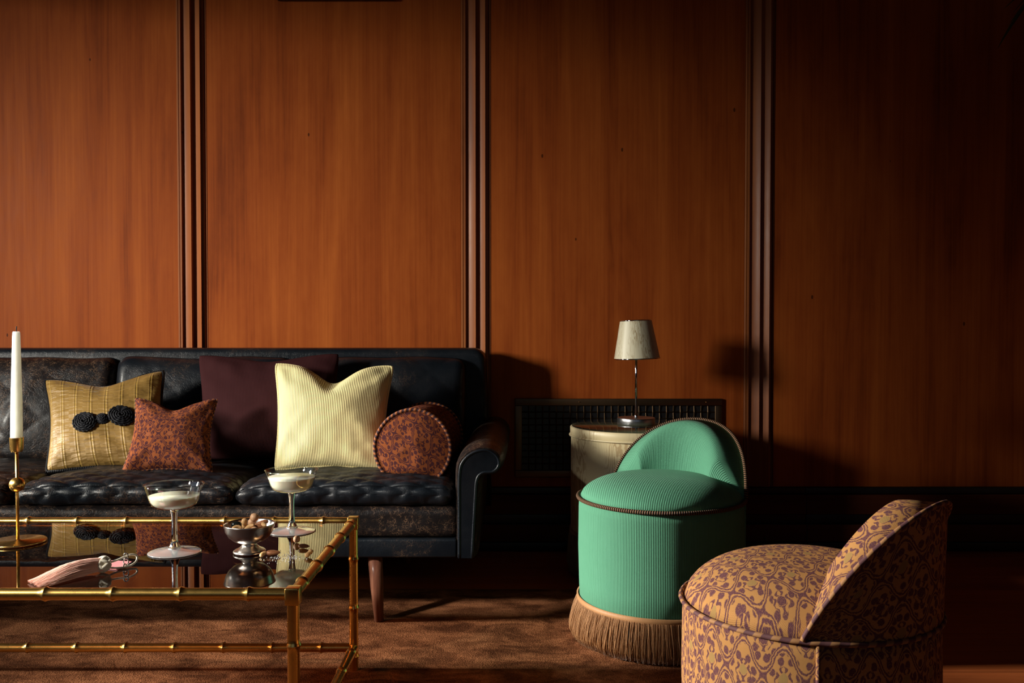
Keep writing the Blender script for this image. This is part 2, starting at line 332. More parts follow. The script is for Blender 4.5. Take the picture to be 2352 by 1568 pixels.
def lathe(name, prof, center, mat, parent=None, n=48, uvr=None, planar=False, cap=True, tilt=None):
    cx, cy, cz = center; L = [0]
    for a, b in zip(prof, prof[1:]): L.append(L[-1] + math.hypot(b[0] - a[0], b[1] - a[1]))
    V = []; F = []; U = []; m = len(prof)
    for (r, z) in prof:
        for i in range(n):
            t = 2 * PI * i / n; V.append(Vector((cx + r * math.cos(t), cy + r * math.sin(t), cz + z)))
    rr = uvr or max(p[0] for p in prof)
    def uv(i, j):
        if planar: return (prof[j][0] * math.cos(2 * PI * i / n), prof[j][0] * math.sin(2 * PI * i / n))
        return (2 * PI * rr * i / n, L[j])
    for j in range(m - 1):
        for i in range(n):
            i2 = (i + 1) % n
            F.append([j * n + i, j * n + i2, (j + 1) * n + i2, (j + 1) * n + i]); U.append([uv(i, j), uv(i + 1, j), uv(i + 1, j + 1), uv(i, j + 1)])
    if cap:
        for j, rev in ((0, True), (m - 1, False)):
            if prof[j][0] > 1e-6:
                idx = [j * n + i for i in range(n)]; uu = [(prof[j][0] * math.cos(2 * PI * i / n), prof[j][0] * math.sin(2 * PI * i / n)) for i in range(n)]
                if rev: idx.reverse(); uu.reverse()
                F.append(idx); U.append(uu)
    if tilt:
        rot, piv = tilt
        V = [piv + rot @ (v - piv) for v in V]
    o = from_data(name, V, F, mat, parent, U)
    bm = bmesh.new(); bm.from_mesh(o.data); bmesh.ops.remove_doubles(bm, verts=bm.verts, dist=1e-6); bm.to_mesh(o.data); bm.free()
    return o
def sharp(o, ang=40):
    me = o.data
    me.set_sharp_from_angle(angle=R(ang)); return o
def tube_data(path, rad, sides=8, closed=False, V=None, F=None, U=None, cap=True):
    V = [] if V is None else V; F = [] if F is None else F; U = [] if U is None else U
    pts = [Vector(p) for p in path]; n = len(pts); base = len(V)
    rads = rad if isinstance(rad, (list, tuple)) else [rad] * n
    tan = []
    for i in range(n):
        if closed: t = pts[(i + 1) % n] - pts[i - 1]
        else: t = pts[min(i + 1, n - 1)] - pts[max(i - 1, 0)]
        tan.append(t.normalized() if t.length > 0 else Vector((0, 0, 1)))
    ref = Vector((0, 0, 1)) if abs(tan[0].z) < 0.9 else Vector((1, 0, 0))
    nrm = (ref - tan[0] * ref.dot(tan[0])).normalized(); L = 0; LL = []
    for i in range(n):
        if i: L += (pts[i] - pts[i - 1]).length
        LL.append(L)
        nrm = (nrm - tan[i] * nrm.dot(tan[i])).normalized(); bn = tan[i].cross(nrm)
        for k in range(sides):
            a = 2 * PI * k / sides; V.append(pts[i] + (nrm * math.cos(a) + bn * math.sin(a)) * rads[i])
    for i in range(n if closed else n - 1):
        i2 = (i + 1) % n; l2 = LL[i2] if i2 else L + (pts[0] - pts[-1]).length
        for k in range(sides):
            k2 = (k + 1) % sides
            F.append([base + i * sides + k, base + i * sides + k2, base + i2 * sides + k2, base + i2 * sides + k])
            w_ = 2 * PI * rads[i] / sides
            U.append([(LL[i], k * w_), (LL[i], (k + 1) * w_), (l2, (k + 1) * w_), (l2, k * w_)])
    if cap and not closed:
        F.append([base + k for k in range(sides)][::-1]); U.append([(0, 0)] * sides)
        F.append([base + (n - 1) * sides + k for k in range(sides)]); U.append([(L, 0)] * sides)
    return V, F, U
def tube(name, path, rad, mat, parent=None, sides=8, closed=False):
    V, F, U = tube_data(path, rad, sides, closed); return from_data(name, V, F, mat, parent, U)
def rbox(name, lo, hi, r, mat, parent=None, div=(1, 1, 1), deform=None, rseg=3, smooth_=True):
    """rounded box between lo and hi with edge radius r; deform(p, n) -> p"""
    lo = Vector(lo); hi = Vector(hi); c = (lo + hi) / 2; d = (hi - lo) / 2; r = min(r, min(d) * 0.999)
    def axis_pts(k):
        a = [-d[k] + r * (1 - math.cos(PI / 2 * q / rseg)) * 1.0 for q in range(rseg)] if r > 0 else []
        inn = [-d[k] + r + (2 * d[k] - 2 * r) * q / div[k] for q in range(div[k] + 1)] if r > 0 else [-d[k] + 2 * d[k] * q / div[k] for q in range(div[k] + 1)]
        return a + inn + [-x for x in reversed(a)]
    P = [axis_pts(k) for k in range(3)]
    bm = bmesh.new(); uvl = bm.loops.layers.uv.new('UVMap')
    for ax in range(3):
        u, v = [k for k in range(3) if k != ax]
        for sgn in (-1, 1):
            g = []
            for b_ in P[v]:
                row = []
                for a_ in P[u]:
                    p = Vector((0, 0, 0)); p[ax] = sgn * d[ax]; p[u] = a_; p[v] = b_; row.append(bm.verts.new(p))
                g.append(row)
            for j in range(len(P[v]) - 1):
                for i in range(len(P[u]) - 1):
                    q = [g[j][i], g[j][i + 1], g[j + 1][i + 1], g[j + 1][i]]
                    if (sgn > 0) == (ax == 1): q.reverse()
                    f = bm.faces.new(q)
                    for lp in f.loops: lp[uvl].uv = (lp.vert.co[u], lp.vert.co[v])
    bmesh.ops.remove_doubles(bm, verts=bm.verts, dist=1e-6)
    for vv in bm.verts:
        p = vv.co.copy(); n = Vector((0, 0, 0))
        if r > 0:
            q = Vector([max(-d[k] + r, min(d[k] - r, p[k])) for k in range(3)]); n = p - q
            if n.length > 1e-9: n.normalize(); p = q + n * r
        p = p + c
        vv.co = deform(p, n) if deform else p
    bmesh.ops.recalc_face_normals(bm, faces=bm.faces)
    me = bpy.data.meshes.new(name); bm.to_mesh(me); bm.free()
    return link_mesh(name, me, mat, parent, smooth_)
def box(name, lo, hi, mat, parent=None, bev=0.0):
    o = rbox(name, lo, hi, bev, mat, parent, rseg=2, smooth_=bev > 0); return o
def extrude(name, prof, axis, a, b, mat, parent=None, smooth_=False):
    """closed 2D profile [(p,q)] extruded along axis ('y': (x,z) profile, 'z': (x,y) profile, 'x': (y,z))"""
    n = len(prof)
    def pt(p, t): return {'y': (p[0], t, p[1]), 'z': (p[0], p[1], t), 'x': (t, p[0], p[1])}[axis]
    V = [pt(p, a) for p in prof] + [pt(p, b) for p in prof]
    F = [[i, (i + 1) % n, n + (i + 1) % n, n + i] for i in range(n)] + [list(range(n))[::-1], list(range(n, 2 * n))]
    me = bpy.data.meshes.new(name); me.from_pydata(V, [], F)
    bm = bmesh.new(); bm.from_mesh(me); bmesh.ops.recalc_face_normals(bm, faces=bm.faces); bm.to_mesh(me); bm.free()
    return link_mesh(name, me, mat, parent, smooth_)
def catmull(pts, k=8, closed=False):
    out = []; n = len(pts)
    for i in range(n if closed else n - 1):
        p = [Vector(pts[(i + q) % n] if closed else pts[max(0, min(n - 1, i + q))]) for q in (-1, 0, 1, 2)]
        for s in range(k):
            t = s / k
            out.append(0.5 * ((2 * p[1]) + (p[2] - p[0]) * t + (2 * p[0] - 5 * p[1] + 4 * p[2] - p[3]) * t * t + (3 * p[1] - p[0] - 3 * p[2] + p[3]) * t ** 3))
    if not closed: out.append(Vector(pts[-1]))
    return out
def sstep(a, b, x):
    t = max(0, min(1, (x - a) / (b - a))); return t * t * (3 - 2 * t)

# ------------------------------------------------------------------ the room
WY = 3.33; XL, XR, YF, ZC = -3.0, 3.1, -2.2, 2.75
fl = struct(box('floor', (XL, YF, -0.10), (XR, WY, -0.02), 'floor_wood'))
pw = 0.135; y = YF; row = 0
while y < WY - 0.001:
    y2 = min(y + pw, WY); x = XL - random.random() * 1.2
    while x < XR:
        x2 = x + random.uniform(1.3, 2.1)
        a, b_ = max(x, XL), min(x2, XR)
        if b_ - a > 0.02: box('plank', (a + 0.0008, y + 0.0012, -0.02), (b_ - 0.0008, y2 - 0.0012, 0.0), 'floor_wood', fl, 0.0)
        x = x2
    y = y2
wb = struct(box('wall_back', (XL - 0.1, WY + 0.012, -0.1), (XR + 0.1, WY + 0.12, ZC), 'wall_wood'))
TRIM_X = [-2.313, -1.2497, -0.1900, 0.8706, 1.934]; TW = 0.111
edges = [XL] + [v for t in TRIM_X for v in (t, t + TW)] + [XR]
for i in range(0, len(edges), 2):
    p = box('panel', (edges[i] + 0.001, WY, 0.235), (edges[i + 1] - 0.001, WY + 0.012, ZC), 'wall_wood', wb, 0.0)
def trim_prof(x0):
    pr = [(x0, WY + 0.011), (x0, WY - 0.002), (x0 + 0.002, WY - 0.004), (x0 + 0.007, WY - 0.004), (x0 + 0.0085, WY - 0.001), (x0 + 0.010, WY - 0.005), (x0 + 0.0165, WY - 0.005), (x0 + 0.0175, WY + 0.006)]
    for c0, c1 in ((0.018, 0.0545), (0.0552, 0.0905)):
        for k in range(11):
            t = k / 10; pr.append((x0 + c0 + (c1 - c0) * t, WY + 0.006 - 0.018 * t ** 1.7))
        pr.append((x0 + c1 + 0.0004, WY + 0.005))
    pr += [(x0 + 0.0915, WY - 0.002), (x0 + 0.100, WY - 0.002), (x0 + 0.1015, WY + 0.009), (x0 + 0.106, WY + 0.009), (x0 + 0.107, WY + 0.001), (x0 + 0.109, WY + 0.001), (x0 + 0.1095, WY + 0.009), (x0 + TW, WY + 0.009), (x0 + TW, WY + 0.011)]
    return pr
for i, x0 in enumerate(TRIM_X):
    o = extrude('trim_%d' % (i + 1), trim_prof(x0), 'z', 0.235, ZC, 'trim_wood'); struct(o)
# stepped plinth along the back wall
bb = struct(box('baseboard_back', (XL, WY - 0.004, 0.0), (XR, WY + 0.012, 0.234), 'black_paint'))
for (z0, z1, dep, mt_) in ((0.209, 0.2335, 0.010, 'black_paint'), (0.135, 0.208, 0.024, 'base_wood'), (0.099, 0.134, 0.016, 'black_paint'), (0.034, 0.098, 0.032, 'base_wood'), (0.001, 0.033, 0.040, 'black_paint')):
    x = XL
    while x < XR:
        x2 = min(x + 2.05, XR)
        box('moulding', (x + 0.0006, WY - 0.004 - dep, z0), (x2 - 0.0006, WY - 0.004, z1), mt_, bb, 0.003); x = x2
# left wall with wide window and high opening added for the coffee table light
WIN = [(-0.50, 0.18, 1.75, 2.55), (0.30, 2.55, 0.72, 2.16)]
ys = [YF] + sorted(v for w_ in WIN for v in w_[:2]) + [WY + 0.1]
bm = bmesh.new()
def bmbox(bm, lo, hi):
    vs = [bm.verts.new((x, y, z)) for x in (lo[0], hi[0]) for y in (lo[1], hi[1]) for z in (lo[2], hi[2])]
    for f in ((0, 1, 3, 2), (4, 6, 7, 5), (0, 4, 5, 1), (2, 3, 7, 6), (0, 2, 6, 4), (1, 5, 7, 3)): bm.faces.new([vs[k] for k in f])
for a, b_ in zip(ys, ys[1:]):
    hole = [w_ for w_ in WIN if abs(w_[0] - a) < 1e-6 and abs(w_[1] - b_) < 1e-6]
    if hole:
        bmbox(bm, (XL - 0.12, a, -0.1), (XL, b_, hole[0][2])); bmbox(bm, (XL - 0.12, a, hole[0][3]), (XL, b_, ZC))
    else: bmbox(bm, (XL - 0.12, a, -0.1), (XL, b_, ZC))
me = bpy.data.meshes.new('wall_left'); bm.to_mesh(me); bm.free(); struct(link_mesh('wall_left', me, 'wall_wood', None, False))
for i, (a, b_, z0, z1) in enumerate(WIN):
    wf = struct(extrude('window_%d' % (i + 1), [(a - 0.05, z0 - 0.05), (b_ + 0.05, z0 - 0.05), (b_ + 0.05, z0), (a - 0.05, z0)], 'x', XL, XL + 0.03, 'trim_wood'))  # first one frames the opening added for the coffee table light
    box('frame', (XL, a - 0.05, z1), (XL + 0.02, b_ + 0.05, z1 + 0.05), 'trim_wood', wf)
    box('frame', (XL, a - 0.05, z0), (XL + 0.02, a, z1), 'trim_wood', wf)
    box('frame', (XL, b_, z0), (XL + 0.02, b_ + 0.05, z1), 'trim_wood', wf)
struct(box('wall_right', (XR, YF, -0.1), (XR + 0.1, WY + 0.1, ZC), 'base_wood'))
FW = (-1.7, 1.3, 1.30, 2.25)
bm = bmesh.new()
bmbox(bm, (XL - 0.1, YF - 0.1, -0.1), (XR + 0.1, YF, FW[2])); bmbox(bm, (XL - 0.1, YF - 0.1, FW[3]), (XR + 0.1, YF, ZC))
bmbox(bm, (XL - 0.1, YF - 0.1, FW[2]), (FW[0], YF, FW[3])); bmbox(bm, (FW[1], YF - 0.1, FW[2]), (XR + 0.1, YF, FW[3]))
me = bpy.data.meshes.new('wall_front'); bm.to_mesh(me); bm.free(); struct(link_mesh('wall_front', me, 'base_wood', None, False))
wf = struct(box('window_3', (FW[0] - 0.05, YF, FW[2] - 0.05), (FW[1] + 0.05, YF + 0.03, FW[2]), 'trim_wood'))
box('frame', (FW[0] - 0.05, YF, FW[3]), (FW[1] + 0.05, YF + 0.02, FW[3] + 0.05), 'trim_wood', wf)
for xx in (FW[0] - 0.05, FW[1]): box('frame', (xx, YF, FW[2]), (xx + 0.05, YF + 0.02, FW[3]), 'trim_wood', wf)
for k in (1, 2): box('mullion', (FW[0] + k * 1.0 - 0.02, YF - 0.06, FW[2]), (FW[0] + k * 1.0 + 0.02, YF - 0.02, FW[3]), 'trim_wood', wf)
struct(box('ceiling', (XL - 0.1, YF - 0.1, ZC), (XR + 0.1, WY + 0.12, ZC + 0.08), 'ceiling_paint'))
# rug
rug = rbox('rug', (-2.6, 0.35, 0.0005), (0.86, 2.765, 0.013), 0.005, 'carpet', None, (40, 30, 1))
tag(rug, 'plush plain brown rug under the sofa legs and brass coffee table', 'rug')

# ------------------------------------------------------------------ vent grille in the wall
vx0, vx1, vz0, vz1 = 0.0114, 0.786, 0.272, 0.567; fw = 0.026
vent = empty('vent_grille', ((vx0 + vx1) / 2, WY, vz0), 'dark bronze vent grille set low in the wood wall behind the drum table', 'vent')
box('backing', (vx0 + 0.01, WY - 0.003, vz0 + 0.01), (vx1 - 0.01, WY - 0.0005, vz1 - 0.01), 'black_paint', vent)
for lo, hi in (((vx0, vz0), (vx1, vz0 + fw)), ((vx0, vz1 - fw), (vx1, vz1)), ((vx0, vz0 + fw), (vx0 + fw, vz1 - fw)), ((vx1 - fw, vz0 + fw), (vx1, vz1 - fw))):
    box('frame', (lo[0], WY - 0.014, lo[1]), (hi[0], WY, hi[1]), 'bronze', vent, 0.002)
for sx in (vx0 + 0.24, vx1 - 0.06): lathe('screw', [(0.0035, 0), (0.003, 0.002)], (sx, WY - 0.0155, vz1 - 0.013), 'brass_aged', vent, 10)
# basket-weave lattice
sp_ = 0.0262; nx = int((vx1 - vx0 - 2 * fw) / sp_); nz = int((vz1 - vz0 - 2 * fw) / sp_)
for i in range(1, nx + 1):
    xx = vx0 + fw + i * (vx1 - vx0 - 2 * fw) / (nx + 1)
    pts = [(xx, WY - 0.007 - 0.0022 * math.cos(PI * (j + i)), vz0 + fw + j * (vz1 - vz0 - 2 * fw) / (nz + 1)) for j in range(nz + 2)]
    V, F, U = tube_data(pts, 0.0024, 4); from_data('slat', V, F, 'bronze', vent, U, False)
for j in range(1, nz + 1):
    zz = vz0 + fw + j * (vz1 - vz0 - 2 * fw) / (nz + 1)
    pts = [(vx0 + fw + i * (vx1 - vx0 - 2 * fw) / (nx + 1), WY - 0.007 + 0.0022 * math.cos(PI * (j + i)), zz) for i in range(nx + 2)]
    V, F, U = tube_data(pts, 0.0024, 4); from_data('slat', V, F, 'bronze', vent, U, False)
# framed picture whose lower edge hangs into view at the top
px0, px1, pz0, pz1 = -0.87, -0.44, 2.044, 2.60
pic = empty('framed_picture', ((px0 + px1) / 2, WY, pz0), 'dark framed picture high on the wall, only its bottom edge in view', 'picture')
box('canvas', (px0 + 0.02, WY - 0.012, pz0 + 0.02), (px1 - 0.02, WY - 0.001, pz1 - 0.02), 'canvas', pic)
for lo, hi in (((px0, pz0), (px1, pz0 + 0.035)), ((px0, pz1 - 0.035), (px1, pz1)), ((px0, pz0 + 0.035), (px0 + 0.035, pz1 - 0.035)), ((px1 - 0.035, pz0 + 0.035), (px1, pz1 - 0.035))):
    box('frame', (lo[0], WY - 0.03, lo[1]), (hi[0], WY - 0.001, hi[1]), 'dark_wood', pic, 0.004)

# ------------------------------------------------------------------ sofa
SX0, SX1 = -1.985, -0.158           # inner faces of the arms
SF, SB = 2.43, 3.05
sofa = empty('sofa', (-1.07, 2.85, 0.0), 'long black worn leather sofa with scroll arms against the wood wall', 'sofa')
def wr(p, n):  # shallow wrinkles along the padded apron
    if n.y < -0.5:
        k = mnoise.noise(Vector((p.x * 7 + p.z * 9, 0, p.z * 3))) * 0.006 + math.sin(p.x * 46 - p.z * 60 + 3 * mnoise.noise(p * 5)) * 0.0022 * max(0, mnoise.noise(Vector((p.x * 2.3, 1, 0))) + 0.25)
        p = p + n * k
    return p
rbox('seat_apron', (SX0 - 0.03, SF, 0.250), (SX1 + 0.01, SB + 0.1, 0.338), 0.022, 'leather_worn', sofa, (160, 1, 10), wr)
rbox('base_rail', (SX0 - 0.03, SF - 0.006, 0.198), (SX1 + 0.006, SB + 0.16, 0.249), 0.006, 'leather_mid', sofa, (8, 1, 1))
def seat_def(x0, x1, y0, y1, seed):
    def f(p, n):
        u = 2 * (p.x - x0) / (x1 - x0) - 1; v = 2 * (p.y - y0) / (y1 - y0) - 1
        up = sstep(0.34, 0.40, p.z)
        q = p.copy()
        q.z += up * (0.016 * max(0, 1 - u * u) * max(0, 1 - v * v) - 0.016 * sstep(-0.6, 1, v))
        t = p.y if n.z > 0.7 else y0 - (0.40 - p.z) * (1 if n.y < -0.3 else 0) + (p.y - y0)
        s = p.x + 0.008 * mnoise.noise(Vector((p.x * 9 + seed, t * 9, 0)))
        a = abs(math.sin(PI * (s * 0.62 + t) / 0.060)); b_ = abs(math.sin(PI * (s * 0.62 - t) / 0.060))
        qd = min(a, b_) ** 0.55
        amp = 0.0085 * (1 - 0.75 * sstep(y0 + 0.08, y0 + 0.24, p.y)) * sstep(0.335, 0.36, p.z)
        q += n * (amp * (qd - 0.6))
        # front welt seams
        q += n * (-0.004 * math.exp(-((p.z - 0.392) / 0.004) ** 2) * (1 if n.y < -0.3 else 0))
        q += n * 0.004 * mnoise.noise(p * 14 + Vector((seed, 0, 0)))
        # front edge sags at the cushion ends
        q.z -= up * 0.012 * abs(u) ** 6
        return q
    return f
cw = (SX1 - SX0) / 3
for i in range(3):
    a, b_ = SX0 + i * cw + 0.003, SX0 + (i + 1) * cw - 0.003
    rbox('seat_cushion', (a, SF - 0.012, 0.340), (b_, SB - 0.02, 0.404), 0.030, ['leather_worn', 'leather_mid', 'leather'][i], sofa, (90, 70, 8), seat_def(a, b_, SF - 0.012, SB - 0.02, i * 5.3), 5)
def back_def(x0, x1, seed):
    def f(p, n):
        u = 2 * (p.x - x0) / (x1 - x0) - 1; v = (p.z - 0.37) / 0.36
        q = p.copy()
        q.y += 0.085 * v                          # recline
        if n.y < -0.3:
            q.y -= 0.030 * max(0, 1 - u * u) * max(0, 1 - (2 * v - 1) ** 2)
            a = abs(math.sin(PI * (p.x * 0.8 + p.z) / 0.15)); b_ = abs(math.sin(PI * (p.x * 0.8 - p.z) / 0.15))
            q += n * 0.004 * (min(a, b_) ** 0.5 - 0.6)
            q += n * 0.009 * mnoise.noise(Vector((p.x * 9 + seed + 2 * mnoise.noise(Vector((p.x * 3, p.z * 3, seed))), p.z * 3.5, 0)))
        q.z += 0.008 * mnoise.noise(Vector((p.x * 5 + seed, 3, 0))) * v
        return q
    return f
for i in range(3):
    a, b_ = SX0 + i * cw + 0.004, SX0 + (i + 1) * cw - 0.004
    rbox('back_cushion', (a, 2.985, 0.375), (b_, 3.085, 0.728), 0.035, ['leather_worn', 'leather', 'leather'][i], sofa, (70, 2, 44), back_def(a, b_, i * 3.1), 5)
# back frame with rounded upper corners
bx0, bx1, bz = -2.055, -0.094, 0.7595
pr = [(bx0, 0.2), (bx1 + 0.02, 0.2), (bx1 + 0.012, 0.5)]
for k in range(9): t = k / 8 * PI / 2; pr.append((bx1 - 0.045 + 0.045 * math.cos(t), bz - 0.045 + 0.045 * math.sin(t)))
for k in range(9): t = PI / 2 + k / 8 * PI / 2; pr.append((bx0 + 0.045 + 0.045 * math.cos(t), bz - 0.045 + 0.045 * math.sin(t)))
bf = extrude('back_frame', pr, 'y', 3.12, 3.275, 'leather', sofa, False)
bm = bmesh.new(); bm.from_mesh(bf.data)
bmesh.ops.bevel(bm, geom=[e for e in bm.edges if abs(e.verts[0].co.y - e.verts[1].co.y) < 1e-6], offset=0.022, segments=4, profile=0.5, affect='EDGES')
bm.to_mesh(bf.data); bm.free(); bf.data.polygons.foreach_set('use_smooth', [True] * len(bf.data.polygons)); sharp(bf, 50)
# arms
panel_pts = [(-0.144, 0.200), (-0.144, 0.32), (-0.143, 0.43), (-0.132, 0.467), (-0.103, 0.490), (-0.068, 0.495), (-0.042, 0.480), (-0.036, 0.455), (-0.052, 0.437), (-0.080, 0.434), (-0.096, 0.415), (-0.101, 0.36), (-0.110, 0.200)]
def arm(mirror):
    pts = [Vector((p[0], p[1])) for p in panel_pts]
    c = [Vector(pts[0])] + catmull(pts, 6)[1:]
    if mirror: fx = lambda x: (SX0 + SX1) - x
    else: fx = lambda x: x
    n = len(c); off = []
    for i in range(n):
        t = c[min(i + 1, n - 1)] - c[max(i - 1, 0)]; t = t.normalized(); nn = Vector((-t.y, t.x)); off.append(c[i] + nn * 0.0155)
    a = empty_part = None
    # wrapped body, slightly puffed and worn
    ny = 22; V = []; F = []
    for j in range(ny + 1):
        s = j / ny; yy = SF - 0.006 + s * (3.20 - SF)
        ins = 0.010 * (1 - sstep(0, 0.06, s))
        for i in range(n):
            q = off[i] + (c[i] - off[i]).normalized() * ins
            w_ = 0.004 * mnoise.noise(Vector((q.x * 14, yy * 9, q.y * 14)))
            nn = (off[i] - c[i]).normalized(); q = q + nn * w_
            q.x += 0.014 * s * sstep(0.40, 0.47, q.y)
            V.append((fx(q.x), yy, q.y))
    for j in range(ny):
        for i in range(n - 1): F.append([j * n + i, j * n + i + 1, (j + 1) * n + i + 1, (j + 1) * n + i])
        F.append([j * n + n - 1, j * n, (j + 1) * n, (j + 1) * n + n - 1])
    F.append(list(range(n))[::-1]); F.append([ny * n + i for i in range(n)])
    me = bpy.data.meshes.new('arm'); me.from_pydata(V, [], F)
    bm = bmesh.new(); bm.from_mesh(me); bmesh.ops.recalc_face_normals(bm, faces=bm.faces); bm.to_mesh(me); bm.free()
    body = link_mesh('arm', me, 'leather_worn', sofa); sharp(body, 60)
    pf = extrude('arm_front', [(fx(p.x), p.y) for p in c], 'y', SF - 0.018, SF + 0.01, 'leather', body, False)
    V, F, U = tube_data([(fx(p.x), SF - 0.017, p.y) for p in c], 0.0042, 8); from_data('piping', V, F, 'leather', body, U)
arm(False); arm(True)
for lx in (-0.372, -1.77):
    for ly, sp2 in ((2.455, -0.006), (3.12, 0.01)):
        V, F, U = tube_data([(lx - 0.010, ly - sp2, 0.199), (lx - 0.004, ly - sp2 * 0.4, 0.11), (lx + 0.002, ly, 0.0135 if ly < 2.8 else 0.0005)], [0.0205, 0.0185, 0.0125], 20)
        from_data('leg', V, F, 'leg_wood', sofa, U)

# ------------------------------------------------------------------ pillows
def pillow(name, TL, TR, BR, BL, thick, notch, edge, mat, label, pipe=None, pr_=0.004, seed=0, nw=0.3, wrinkle=0.006, crease=0.5, group=None, uvrot=0.0, sag=0.0):
    TL, TR, BR, BL = map(Vector, (TL, TR, BR, BL)); base = (BL + BR) / 2
    root = empty(name, (base.x, base.y, base.z), label, 'pillow', group)
    w_ = ((TR - TL).length + (BR - BL).length) / 2; h_ = ((TL - BL).length + (TR - BR).length) / 2
    N = ((TR - BL).cross(TL - BR)).normalized()
    if N.y > 0: N = -N
    def plane(u, v):
        e = edge; cr_ = 1 - 0.035 * (abs(u) * abs(v)) ** 7; u *= cr_; v *= cr_
        uu = u * (1 - e * (1 - v * v) * u * u); vv = v * (1 - e * (1 - u * u) * v * v)
        vv -= notch * math.exp(-(u / nw) ** 2) * sstep(0.0, 1.0, v)
        a = (uu + 1) / 2; b_ = (vv + 1) / 2
        p = (BL * (1 - a) + BR * a) * (1 - b_) + (TL * (1 - a) + TR * a) * b_
        return p
    def surf(u, v, sg):
        t = thick * (max(0, 1 - u ** 2) * max(0, 1 - v ** 2)) ** 0.5
        t *= 1 - 0.16 * v
        t *= 1 - crease * math.exp(-(u / 0.16) ** 2) * sstep(0.15, 1.0, v)
        p = plane(u, v)
        k = mnoise.noise(Vector((u * 2.1 + seed, v * 2.1, sg))) * 0.6 + mnoise.noise(Vector((u * 5 + seed, v * 5, sg + 4))) * 0.3
        cr = max(abs(u), abs(v)); k *= (0.35 + 0.9 * abs(u * v))
        ed = min(1, (1 - abs(u)) * 6) * min(1, (1 - abs(v)) * 6)
        fold = math.sin(9 * (abs(u) - abs(v)) + seed) * abs(u * v) * 0.5
        return p + N * sg * (t + (k + fold) * wrinkle * ed * 2)
    n = 56
    ax = [math.sin(PI / 2 * (2 * i / n - 1)) * 0.35 + (2 * i / n - 1) * 0.65 for i in range(n + 1)]
    V = []; F = []; U = []
    for sg in (1, -1):
        b0 = len(V)
        for j in range(n + 1):
            for i in range(n + 1): V.append(surf(ax[i], ax[j], sg))
        for j in range(n):
            for i in range(n):
                q = [(i, j), (i + 1, j), (i + 1, j + 1), (i, j + 1)]
                if sg < 0: q.reverse()
                F.append([b0 + b_ * (n + 1) + a for a, b_ in q]); U.append([((ax[a] + 1) / 2 * w_, (ax[b_] + 1) / 2 * h_) for a, b_ in q])
    o = from_data('cover', V, F, mat, root, U)
    bm = bmesh.new(); bm.from_mesh(o.data); bmesh.ops.remove_doubles(bm, verts=bm.verts, dist=2e-5); bmesh.ops.recalc_face_normals(bm, faces=bm.faces); bm.to_mesh(o.data); bm.free()
    o.data.polygons.foreach_set('use_smooth', [True] * len(o.data.polygons))
    if pipe:
        m = 40; per = [plane(2 * i / m - 1, -1) for i in range(m)] + [plane(1, 2 * i / m - 1) for i in range(m)] + [plane(1 - 2 * i / m, 1) for i in range(m)] + [plane(-1, 1 - 2 * i / m) for i in range(m)]
        V, F, U = tube_data(per, pr_, 8, True); from_data('piping', V, F, pipe, root, U)
    return root, surf, N, (w_, h_)
pillow('large_pillow', (-1.0527, 2.965, 0.7438), (-0.5752, 2.985, 0.7494), (-0.55, 2.82, 0.405), (-1.0, 2.82, 0.405), 0.055, 0.10, 0.07, 'maroon_rib', 'large dark maroon ribbed pillow behind the cream one', None, seed=3, nw=0.45, crease=0.15)
gp, gs, gN, gwh = pillow('silk_pillow', (-1.5344, 2.90, 0.6653), (-1.1442, 2.93, 0.6952), (-1.035, 2.70, 0.392), (-1.405, 2.66, 0.392), 0.058, 0.18, 0.12, 'gold_silk', 'gold ruched silk pillow with black rosettes and black trim', 'black_cord', 0.005, seed=1.5, nw=0.5, crease=0.2)
pillow('ikat_pillow', (-1.1581, 2.72, 0.6183), (-0.9051, 2.74, 0.6141), (-0.868, 2.575, 0.402), (-1.1417, 2.575, 0.402), 0.046, 0.22, 0.15, 'ikat_rust', 'small rust and purple ikat pillow in front of gold silk pillow', 'pillow_piping', 0.0022, seed=8, nw=0.42, crease=0.25)
pillow('cream_pillow', (-0.7656, 2.86, 0.7183), (-0.3774, 2.85, 0.7106), (-0.380, 2.635, 0.402), (-0.708, 2.635, 0.402), 0.068, 0.33, 0.085, 'cream_rib', 'pale cream ribbed pillow with a dented top and piped edge', 'cream_rib', 0.0045, seed=5, nw=0.36, crease=0.4)
# passementerie rosettes on the silk pillow
def rosette(u, v, r, nm):
    p = gs(u, v, 1); pu = (gs(u + 0.05, v, 1) - gs(u - 0.05, v, 1)).normalized(); pv = (gs(u, v + 0.05, 1) - gs(u, v - 0.05, 1)).normalized(); nn = pu.cross(pv).normalized()
    if nn.y > 0: nn = -nn
    V = []; F = []; U = []
    k = max(8, int(r / 0.0016)); path = []
    for i in range(k * 7):
        t = i / (k * 7); rad = r * (0.12 + 0.88 * t); a = t * 2 * PI * 4.6
        path.append(p + (pu * math.cos(a) + pv * math.sin(a)) * rad + nn * (0.006 * (1 - t ** 2) + 0.004 + 0.0016 * math.sin(i * 1.9)))
    tube_data(path, 0.0034 if r > 0.02 else 0.0028, 6, False, V, F, U)
    rim = []
    for i in range(90):
        a = 2 * PI * i / 90; rim.append(p + (pu * math.cos(a) + pv * math.sin(a)) * r * (1.0 + 0.06 * math.sin(18 * a)) + nn * 0.003)
    tube_data(rim, 0.003, 6, True, V, F, U)
    from_data(nm, V, F, 'rosette', gp, U)
rosette(-0.26, -0.22, 0.034, 'rosette'); rosette(0.02, -0.17, 0.017, 'rosette'); rosette(0.32, -0.12, 0.036, 'rosette')
